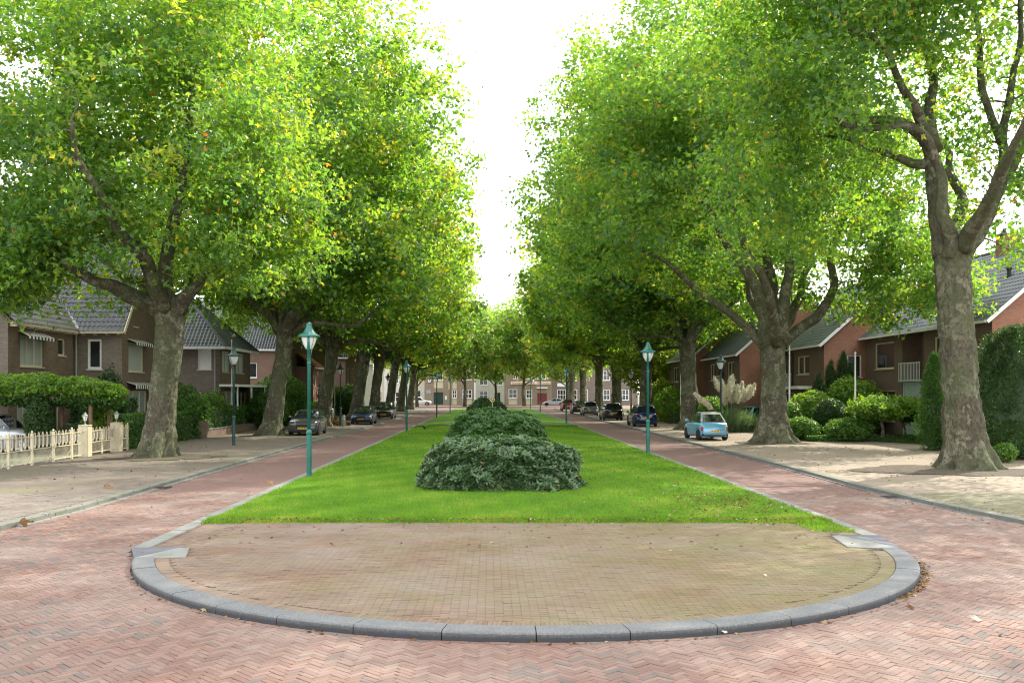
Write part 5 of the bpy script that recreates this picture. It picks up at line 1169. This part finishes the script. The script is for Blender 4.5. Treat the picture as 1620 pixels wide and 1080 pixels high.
wall(hR3,(19.92,77.4,0),(0,-1,0),1.6,5.1,[(.2,1.4,3.02,4.9,{'frame':'cream','kind':'door','sill':False})],'brick_dkred',z0=3.02,name='recess_wall')
hR4 = simple_gable('red brick house behind the bright garden tree, fourth on the right', 17.6, 82.5, 93, 9.6, 5.6, 10.0, 1, ('brick_dkred','brick_red'), [(1.6,3.6,3.6,5.0,RW2),(6,8.4,3.6,5.0,RW2)], [(3,4.4,3.4,5.0,{'frame':'white'})], group=GR)
# far end buildings
def far_facade(label, x0, x1, y, h, mat, ops, name='town_building'):
    t = thing(name, label, 'building', (0,0,0), 0, 'buildings across the end of the street')
    wall(t,(x0,y,0),(1,0,0),x1-x0,h,ops,mat,thick=.3); wall(t,(x1,y,0),(0,1,0),12,h,[],mat); wall(t,(x0,y+12,0),(0,-1,0),12,h,[],mat)
    MB().box(x0-.3,x1+.3,y-.3,y+12,h,h+.35).obj('cornice', M['white'], t); MB().box(x0,x1,y+.4,y+11.6,h+.36,h+1.4).obj('roof', M['tile_dark'], t); return t
FY = 202.; f = lambda px: (px-775)*FY/1500
WC = {'frame':'white','nx':2,'nz':2,'fw':.16}; WC3 = {'frame':'white','nx':3,'nz':2,'fw':.14}; PN = {'frame':'cream','pane':'cream','fw':.1,'sill':False}; DG = {'frame':'door_green','pane':'door_green','kind':'door','nx':2,'sill':False,'fw':.12}; DR = {'frame':'door_red','pane':'door_red','kind':'door','nx':2,'sill':False,'fw':.14}
x0 = f(671.5)
b1 = far_facade('beige brick building with round clock and dark green doors at street end', x0, f(751), FY, 10.5, 'brick_beige',
    [(f(686)-x0,f(701)-x0,.1,2.7,DG),(f(686)-x0,f(701)-x0,3.6,5.1,PN),(f(686)-x0,f(701)-x0,5.2,7.3,WC),(f(715.5)-x0,f(722.5)-x0,1.4,3.2,WC),(f(715.5)-x0,f(722.5)-x0,.1,1.3,PN),(f(715.5)-x0,f(722.5)-x0,3.4,5.2,PN),
     (f(709)-x0,f(712)-x0,3.3,5.2,PN),(f(731.5)-x0,f(746.5)-x0,1.4,3.3,WC3),(f(731.5)-x0,f(746.5)-x0,.1,1.3,PN),(f(731.5)-x0,f(746.5)-x0,5.3,7.2,WC)])
MB().box(f(750),f(752.4),FY-.12,FY-.02,0,8.3).obj('corner_post', M['white'], b1)
ck = MB().lathe([(.46,-.06),(.46,.0)], c=(f(679.5),FY-.1,5.15), n=28, axis='y').obj('clock', M['black'], b1); MB().lathe([(.38,-.03),(.38,.0)], c=(f(679.5),FY-.165,5.15), n=28, axis='y').obj('clock_face', M['white'], ck)
h_ = MB(); h_.box(f(679.5)-.02,f(679.5)+.02,FY-.22,FY-.20,5.15,5.42); h_.box(f(679.5),f(679.5)+.22,FY-.22,FY-.20,5.13,5.17); h_.obj('clock_hand', M['black'], ck)
MB().box(f(674.5),f(682),FY-.08,FY-.01,1.75+.6,3.0+.2).obj('wall_board', M['grey'], b1); MB().box(f(704),f(707),FY-.08,FY-.01,1.1,1.9).obj('notice_board', M['white'], b1)
b0 = far_facade('grey and white fronted shop building left of the clock building', f(600), f(671), FY+2, 9.5, 'plaster', [(3.2,5.4,.6,2.8,WC),(7.0,8.6,.2,3.0,DG),(2,4,4.6,7.2,WC),(6.6,8.0,4.2,7.4,DG),(8.3,9.4,4.2,7.6,PN)])
b2 = far_facade('pale pinkish terraced house in the gap between the far buildings', f(752)-1, f(802)+1, FY+26, 9, 'plaster', [(1.6,3.6,1,3.0,WC),(1.6,3.6,4.4,6.6,WC),(5.2,6.6,.2,2.6,DG),(5.0,7.2,4.4,6.6,WC)], 'terraced_house')
x0 = f(799.5)
b3 = far_facade('brown brick building with cream shop sign and dark red door far away', x0, f(873), FY, 10.5, 'brick_beige',
    [(f(804.5)-x0,f(818.5)-x0,1.4,3.4,WC),(f(804.5)-x0,f(818.5)-x0,.1,1.3,PN),(f(812)-x0,f(819)-x0,5.5,7.4,WC),(f(832)-x0,f(842)-x0,1.4,3.2,WC),(f(832)-x0,f(842)-x0,.1,1.3,PN),(f(831)-x0,f(842)-x0,5.5,7.2,WC),(f(850)-x0,f(865)-x0,.1,2.5,DR),(f(850)-x0,f(864)-x0,5.5,7.2,WC)])
MB().box(f(808),f(871),FY-.16,FY-.01,4.35,4.98).obj('shop_sign', M['sign_cream'], b3)
lt = MB(); R2_ = random.Random(4)
for w0, w1 in ((811,827),(834,846.5),(849.5,857),(858.5,869.5)):
    x = f(w0); first = True
    while x < f(w1):
        hgt = .42 if first else .24+.06*R2_.random(); lt.box(x,x+(.10 if first else .07),FY-.19,FY-.165,4.46,4.46+hgt); x += .22 if first else .15; first = False
lt.obj('sign_letters', M['sign_red'], b3); MB().box(f(849),f(866),FY-.4,FY-.02,3.5,3.75).obj('door_canopy', M['white'], b3)
x0 = f(873.5)
b4 = far_facade('grey brick building with tall white windows right of the red door', x0, f(1010), FY+1, 10.5, 'brick_grey',
    [(f(882)-x0,f(896)-x0,1.0,3.3,WC3),(f(882)-x0,f(896)-x0,5.2,7.4,WC3),(f(903)-x0,f(914)-x0,1.0,3.3,WC),(f(921)-x0,f(931)-x0,.3,3.3,WC),(f(903)-x0,f(914)-x0,5.2,7.4,WC),(f(951)-x0,f(966)-x0,1,3.3,WC3),(f(951)-x0,f(966)-x0,5.2,7.4,WC3),(f(980)-x0,f(996)-x0,1,3.3,WC3)])
MB().box(f(882),f(897),FY+.84,FY+.99,3.9,4.65).obj('shop_sign', M['white'], b4)
# small items on the left pavement
t = thing('leaf_pile', 'heap of brown fallen leaves beside the dark green lamp post', 'leaf pile', (-12.5,73.6,.06)); foliage('leaves', t, (0,0,.1), (1.6,1.2,.5), 3500, .16, 'litter', 91, flat=.0, up=.8, tone=.35)
t = thing('railing', 'low white railing behind the leaf pile', 'railing', (-13.9,78,.06))
for i in range(5): MB().box(-.05,.05,i*1.5-.05,i*1.5+.05,0,1.15).obj('post', M['white'], t)
for z in (1.12,): MB().box(-.04,.04,.06,5.94,z-.05,z).obj('rail', M['white'], t)
t = thing('concrete_post', 'short grey bollard at the foot of the lamp post by the leaf pile', 'bollard', (-11.0,71.4,.06)); MB().lathe([(.14,0),(.14,.75),(.10,.85)], n=4).obj('shaft', M['grey'], t); MB().box(-.08,.08,-.115,-.105,.5,.7).obj('plate', M['white'], t)
t = thing('low_brick_wall', 'low brown brick garden wall in front of the left hedge', 'wall', (0,0,0)); MB().box(-16.35,-16.1,54,78,0,.48).obj('wall', M['brick_brown'], t); MB().box(-16.38,-16.07,54,78,.48,.53).obj('coping', M['kerb'], t)
MB().box(-16.45,-16.0,53.5,54,0,1.0).obj('pier', M['brick_brown'], t)
t = thing('iron_fence', 'low dark iron fence beneath the bright garden tree on the right', 'fence', (0,0,0))
MB().box(14.3,18.3,76,76.03,.75,.79).obj('rail', M['iron'], t); MB().box(14.3,18.3,76,76.03,.15,.19).obj('rail', M['iron'], t); k = MB().box(-.012,.012,-.012,.012,0,.9).mesh('bar', M['iron'])
for i in range(30): link('bar', k, t, (14.35+i*.135,75.985,.06))
# ------------------------------------------------------------------ hedges and shrubs
def hedge(label, c, rad, n, leaf, mat, seed, **kw):
    t = thing('hedge', label, 'hedge', (c[0],c[1],.06)); foliage('foliage', t, (0,0,c[2]), rad, n, leaf, mat, seed, box=True, flat=0, **kw)
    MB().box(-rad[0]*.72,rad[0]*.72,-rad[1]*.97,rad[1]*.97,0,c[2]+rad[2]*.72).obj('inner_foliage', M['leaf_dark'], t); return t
hedge('dark leafy hedge behind the nearest left trunk', (-16.9,47.5,.75), (.7,5.6,.80), 9000, .13, 'leaf_mid', 101, tone=.25)
hedge('glossy dark hedge above the low brick wall', (-17.1,66,.85), (.7,11.5,.85), 12000, .14, 'leaf_mid', 102, tone=.3)
hedge('dark hedge behind the white railing on the left', (-15.6,84,.8), (.6,6,.9), 5000, .18, 'leaf_mid', 103)
hedge('tall dark green hedge behind the pergola gate', (-18.4,45.2,1.15), (1.3,.7,1.1), 7000, .13, 'leaf_dark', 104)
SL = 'garden shrubs on the left'
shrub('bright green shrub with arching twigs right of the nearest left trunk', (-17.8,54.5,.07), (1.5,2.0,1.55), 8000, .14, 'leaf_mid', 105, group=SL, tone=.7)
shrub('light green shrub below the left corner of the hipped-roof house', (-17.4,59.5,.07), (1.0,1.6,1.35), 4500, .13, 'leaf_mid', 106, group=SL, tone=.8)
shrub('yellow-green bush seen through the cream gate', (-17.3,42.0,.07), (.8,.8,1.05), 4000, .12, 'leaf_bright', 107, group=SL)
shrub('big rounded green shrub right of the second left trunk', (-16.3,73.5,.07), (2.3,2.6,2.0), 11000, .17, 'leaf_mid', 108, group=SL, tone=.55)
shrub('dark shrub behind the dark grey car', (-15.6,66.5,.07), (1.5,2.2,1.25), 6000, .16, 'leaf_mid', 109, group=SL, tone=.3)
shrub('dark rounded yew left of the lamp by the leaf pile', (-17.0,92,.07), (1.6,2.4,1.9), 5000, .2, 'leaf_dark', 110, group=SL)
shrub('light garden bush behind the fifth left trunk', (-16.5,108,.07), (2.2,2.4,1.7), 4000, .25, 'leaf_mid', 111, group=SL)
shrub('grassy tuft plant beside the ivy column', (-17.9,41.6,.07), (.9,.8,.6), 2600, .35, 'pampas_leaf', 112, group=SL, kind='lance', up=.9)
SR = 'garden shrubs on the right'
def px2(px, Y): return (px-775)*Y/1500
shrub('round dark green clipped bush in the right garden', (px2(1314,53),53,.07), (1.02,1.0,1.12), 9000, .10, 'leaf_dark', 120, group=SR, lump=.06, tone=.55)
shrub('bright light green shrub left of the round dark bush', (px2(1284,56),56,.07), (1.25,1.3,1.35), 8000, .15, 'leaf_bright', 121, group=SR, tone=.6)
shrub('broad bright green shrub behind the round dark bush', (px2(1348,57.5),57.5,.07), (1.9,1.7,1.75), 9000, .17, 'leaf_bright', 122, group=SR, tone=.3)
shrub('low mixed shrub at the foot of the massive right trunk', (px2(1266,51),51,.07), (1.0,.9,.62), 4000, .12, 'leaf_mid', 123, group=SR, tone=.8)
shrub('low spreading green bush below the flagpole', (px2(1342,49.5),49.5,.07), (1.25,1.0,.62), 5000, .12, 'leaf_mid', 124, group=SR, tone=.75)
shrub('tall loose shrub just right of the massive right trunk', (px2(1252,55),55,.07), (.8,.9,1.0), 3500, .13, 'leaf_mid', 125, group=SR, tone=.9)
shrub('small pale variegated shrub beside the nearest right trunk', (px2(1590,34.5),34.5,.07), (.42,.4,.36), 1300, .09, 'leaf_mid', 126, group=SR, tone=1.0)
shrub('dark clipped arch-shaped yew behind the microcar', (px2(1187,74),74,.07), (1.5,1.4,1.95), 6000, .14, 'leaf_dark', 127, group=SR, lump=.05)
shrub('yellow-green hydrangea left of the microcar', (px2(1163,62),62,.07), (1.5,1.2,.58), 5000, .15, 'leaf_bright', 128, group=SR, tone=.7)
shrub('leafy bush left of the pampas grass', (px2(1122,66),66,.07), (1.3,1.3,1.15), 5000, .15, 'leaf_mid', 129, group=SR, tone=.9)
shrub('sunlit shrub behind the dark iron fence', (px2(1062,80),80,.07), (1.6,1.6,1.5), 5000, .2, 'leaf_bright', 130, group=SR, tone=.6)
shrub('yellow-flecked shrub between the two right trunks', (px2(1050,88),88,.07), (1.6,1.5,1.9), 5000, .2, 'leaf_yellow', 131, group=SR, tone=.3)
hedge('low green ground cover along the right garden edge', (20.3,50.2,.12), (3.6,.9,.16), 9000, .10, 'leaf_mid', 132)
hedge('tall hedge at the right edge behind the nearest right trunk', (24.8,41.5,1.2), (1.6,3,1.3), 8000, .14, 'leaf_dark', 133)
# spreading little maple
mp = small_tree('small spreading maple with a leaning trunk in the right garden', (px2(1396,49.5),49.5,.07), 2.35, 1.75, .09, 260, 26, .13, 'leaf_bright', 140, zl=1.25, tone=.4, name='garden_tree')
small_tree('low domed tree behind the leaning maple trunk', (px2(1432,50.5),50.5,.07), 2.2, 1.45, .06, 220, 26, .13, 'leaf_mid', 141, zl=1.0, tone=.7, name='garden_tree')
small_tree('bright yellow-green garden tree behind the fourth right trunk', (17.2,97,.07), 10, 4.6, .25, 500, 30, .32, 'leaf_yellow', 142, zl=2.2, tone=.45, name='garden_tree')
small_tree('tall light green tree behind the roofs on the right', (24,112,.07), 14, 7, .3, 500, 26, .4, 'leaf', 143, zl=3, name='garden_tree')
small_tree('green tree far behind the left houses', (-25,135,.07), 13, 6, .3, 400, 26, .4, 'leaf', 144, zl=3, name='garden_tree')
def conifer(label, x, y, h, r, n, seed, mat='leaf_dark', k=1, leaf=.13, prof=.6):
    g = np.random.default_rng(seed); t = thing('conifer', label, 'conifer', (x,y,.07), 0, 'conifers in the right gardens')
    u = g.random(n); z = h*u; rad = r*(1-u)**prof*np.minimum(1,(u+.12)*4); a = g.random(n)*6.283; rr_ = g.random(n)**.22
    lobe = 1+.16*np.sin(a*5+z*1.2)+.14*np.sin(a*11-z*2.3); P = np.stack([np.cos(a)*rad*rr_*lobe, np.sin(a)*rad*rr_*lobe, z+.15*np.sin(a*7)], -1)
    P += np.array([noise.noise(tuple(p*1.1+seed)) for p in P])[:,None]*np.array([.35,.35,.3])
    out = norm(P*np.array([1,1,0])+np.array([0,0,.6])); Nn = norm(out*.3+g.normal(size=(n,3))*.7); P[:,2] = np.maximum(P[:,2],.02)
    link('foliage', leaf_mesh('foliage', P, Nn, leaf, M[mat], np.clip(g.normal(.5,.2,n),0,1), g, 'lance'), t, kind='stuff')
    MB().tube([(0,0,-.05),(0,0,h*.8)], [.14,.03], 8).obj('trunk', M['bark'], t)
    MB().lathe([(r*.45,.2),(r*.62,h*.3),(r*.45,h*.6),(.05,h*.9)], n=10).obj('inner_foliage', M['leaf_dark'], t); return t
conifer('broad dark conifer with drooping tips at the right edge of the picture', 20.2, 36.8, 5.0, 2.1, 26000, 151, 'leaf_dark', leaf=.13, prof=.42)
conifer('second broad conifer behind the right-edge conifer', 22.4, 38.5, 5.4, 2.2, 16000, 152, 'leaf_dark', prof=.45)
conifer('slim light-tipped conifer left of the nearest right trunk', px2(1478,42), 42, 4.2, .75, 9000, 153, 'leaf_mid', prof=.5)
for i, (px, Y, h) in enumerate(((1296,58,3.6),(1315,59,4.4),(1333,59,4.9),(1347,58.5,4.3))):
    conifer(['short dark conifer, leftmost of the four behind the shrubs','dark conifer, second of the four behind the shrubs','tallest dark conifer of the four behind the shrubs','dark conifer beside the right flagpole, rightmost of four'][i], px2(px,Y), Y, h, .85, 6000, 160+i, 'leaf_dark', prof=.55)
# pampas grass
t = thing('pampas_grass', 'pampas grass with tall cream plumes behind the dark green lamp post', 'ornamental grass', (15.9,61.5,.07)); g = np.random.default_rng(5)
n = 2600; P = np.stack([g.normal(0,.35,n), g.normal(0,.35,n), np.zeros(n)],-1); a = g.random(n)*6.283; L = g.uniform(.9,1.9,n); th = g.uniform(.15,.95,n)
d = np.stack([np.cos(a)*np.sin(th), np.sin(a)*np.sin(th), np.cos(th)],-1); b = norm(np.cross(d, g.normal(size=(n,3))))*.014; mid = P+d*L[:,None]*.55; end = P+d*L[:,None]+np.array([0,0,-.35])*(th*L)[:,None]
V = np.stack([P-b,P+b,mid+b,mid-b,end+b*.2,end-b*.2],1).reshape(-1,3); F = (np.array([[0,1,2,3],[3,2,4,5]])[None]+(np.arange(n)*6)[:,None,None]).reshape(-1,4)
link('blades', mesh_np('blades', V, F, M['pampas_leaf'], np.repeat(g.random(n),2)), t, kind='stuff')
for i in range(26):
    a = g.random()*6.283; tilt = g.uniform(.02,.42); h = g.uniform(2.4,3.7); dx, dy = math.cos(a)*math.sin(tilt)*h, math.sin(a)*math.sin(tilt)*h
    if i < 3: dx, dy, h = -1.9-.3*i, -.3, 2.0+.25*i
    pl_ = MB(); pl_.tube([(0,0,0),(dx*.5,dy*.5,h*.6),(dx*.85,dy*.85,h*.8)], [.012,.01,.008], 5); st = pl_.obj('stalk', M['pampas_leaf'], t)
    k = 620; s_ = g.random(k); w = .15*np.sin(np.pi*np.clip(s_*.9+.08,0,1)); base = np.array([dx*.82,dy*.82,h*.74]); tip = np.array([dx*1.08,dy*1.08,h])
    pp = base+(tip-base)*s_[:,None]+g.normal(size=(k,3))*w[:,None]*.55; o_ = leaf_mesh('plume', pp, norm(g.normal(size=(k,3))), .11, M['pampas'], g.random(k), g, 'lance'); link('plume', o_, st, kind='stuff')
# ------------------------------------------------------------------ fallen leaves
def litter(name, pts, size, seed, parent=None):
    g = np.random.default_rng(seed); n = len(pts); P = np.array(pts); Nn = norm(np.array([0,0,1.])+g.normal(size=(n,3))*.28)
    return tag(link(name, leaf_mesh(name, P, Nn, size, M['litter'], g.random(n), g, 'star'), parent), kind='stuff')
g = np.random.default_rng(77); pts = []
for _ in range(260): a = math.radians(g.uniform(200,352)); r = IR+.03+abs(g.normal(0,.05)); a = a if g.random()<.35 else math.radians(g.uniform(318,352)); pts.append((IC[0]+r*math.cos(a), IC[1]+r*math.sin(a), .012))
for _ in range(140): pts.append((g.uniform(-8.8,9.9), g.uniform(9,34), .012))
for _ in range(420): pts.append((g.uniform(-9.15-.35*g.random(),-8.75), g.uniform(17,60), .016 if g.random()<.5 else .085)) if g.random()<.5 else pts.append((g.uniform(9.7,10.15), g.uniform(18,60), .016))
pts = [p for p in pts if not inisland(np.array(p[0]),np.array(p[1]),-.02) ]
litter('fallen_leaves', pts, .055, 1)
pts = []
for _ in range(2600): x = g.uniform(-5.6,6.7); y = 18.9+32*g.random()**1.6; dens = .35+.65*(x>2); 
for _ in range(1300):
    x = 6.75-abs(g.normal(0,3.2)); y = 18.9+26*g.random()**1.4
    if x < -5.6 or ((x-.35)**2+(y-25.75)**2) < 4.4: continue
    pts.append((x,y,float(lawnz(x,y))+.05))
for _ in range(700): pts.append((g.uniform(-5.5,6.8), 18.85+abs(g.normal(0,.2)), .085))
for _ in range(160): x, y = g.uniform(-5,6.3), g.uniform(15,18.8); pts.append((x,y,float(islz(x,y))+.01))
for _ in range(420): x, y = g.normal(5.3,.75), g.normal(21.6,1.5); x = min(x,6.75); pts.append((x,y,float(lawnz(x,max(y,18.95)))+.055))
litter('fallen_leaves', pts, .06, 2)
pts = [(g.uniform(-15.8,-9.7), g.uniform(22,60), .075) for _ in range(260)]+[(g.uniform(10.8,19), g.uniform(19,60), .075) for _ in range(420)]
litter('fallen_leaves', pts, .075, 3)
def one_leaf(label, px, py, z, size, tone, seed, curl=.3):
    Y = 1500*(CH-z)/(py-621); X = (px-775)*Y/1500; gg = np.random.default_rng(seed)
    me = leaf_mesh('fallen_leaf', np.zeros((1,3)), norm(np.array([[.3,-.5,.9]])), size, M['litter'], np.array([tone]), gg, 'star')
    o = link('fallen_leaf', me, None, (X,Y,z+size*.28)); tag(o, label, 'leaf', 'single fallen leaves')
for i, a in enumerate([('curled orange-brown leaf leaning on the kerb, left of the paler leaf',417,976,.0,.13,.35),('curled rust-brown leaf in the kerb gutter, right of the dried white leaf',469,984,.0,.10,.3),('small orange leaf at the kerb foot, front left of the island head',572,999,.0,.07,.55),
    ('dried whitish leaf flat beside the orange leaf at the kerb',420,983,.0,.13,1.),('pale cream leaf on the bricks left of the kerb curve',322,968,.0,.10,.95),('small white leaf on the paved island, right side',1211,911,.1,.07,1.),
    ('large dry tan leaf on the left road by the lawn edge',427,767,.0,.30,.75),('red-brown leaf on the right bricks near the kerb',1440,963,.0,.12,.2),('dried white leaf on the far right bricks',1545,982,.0,.12,1.),
    ('white leaf scrap below the kerb, right of the middle',1146,1003,.0,.13,1.),('brown leaf on the left pavement by the gutter',171,772,.06,.22,.6),('reddish leaf cluster in the left gutter',40,831,.0,.26,.25)]):
    one_leaf(*a, seed=200+i)
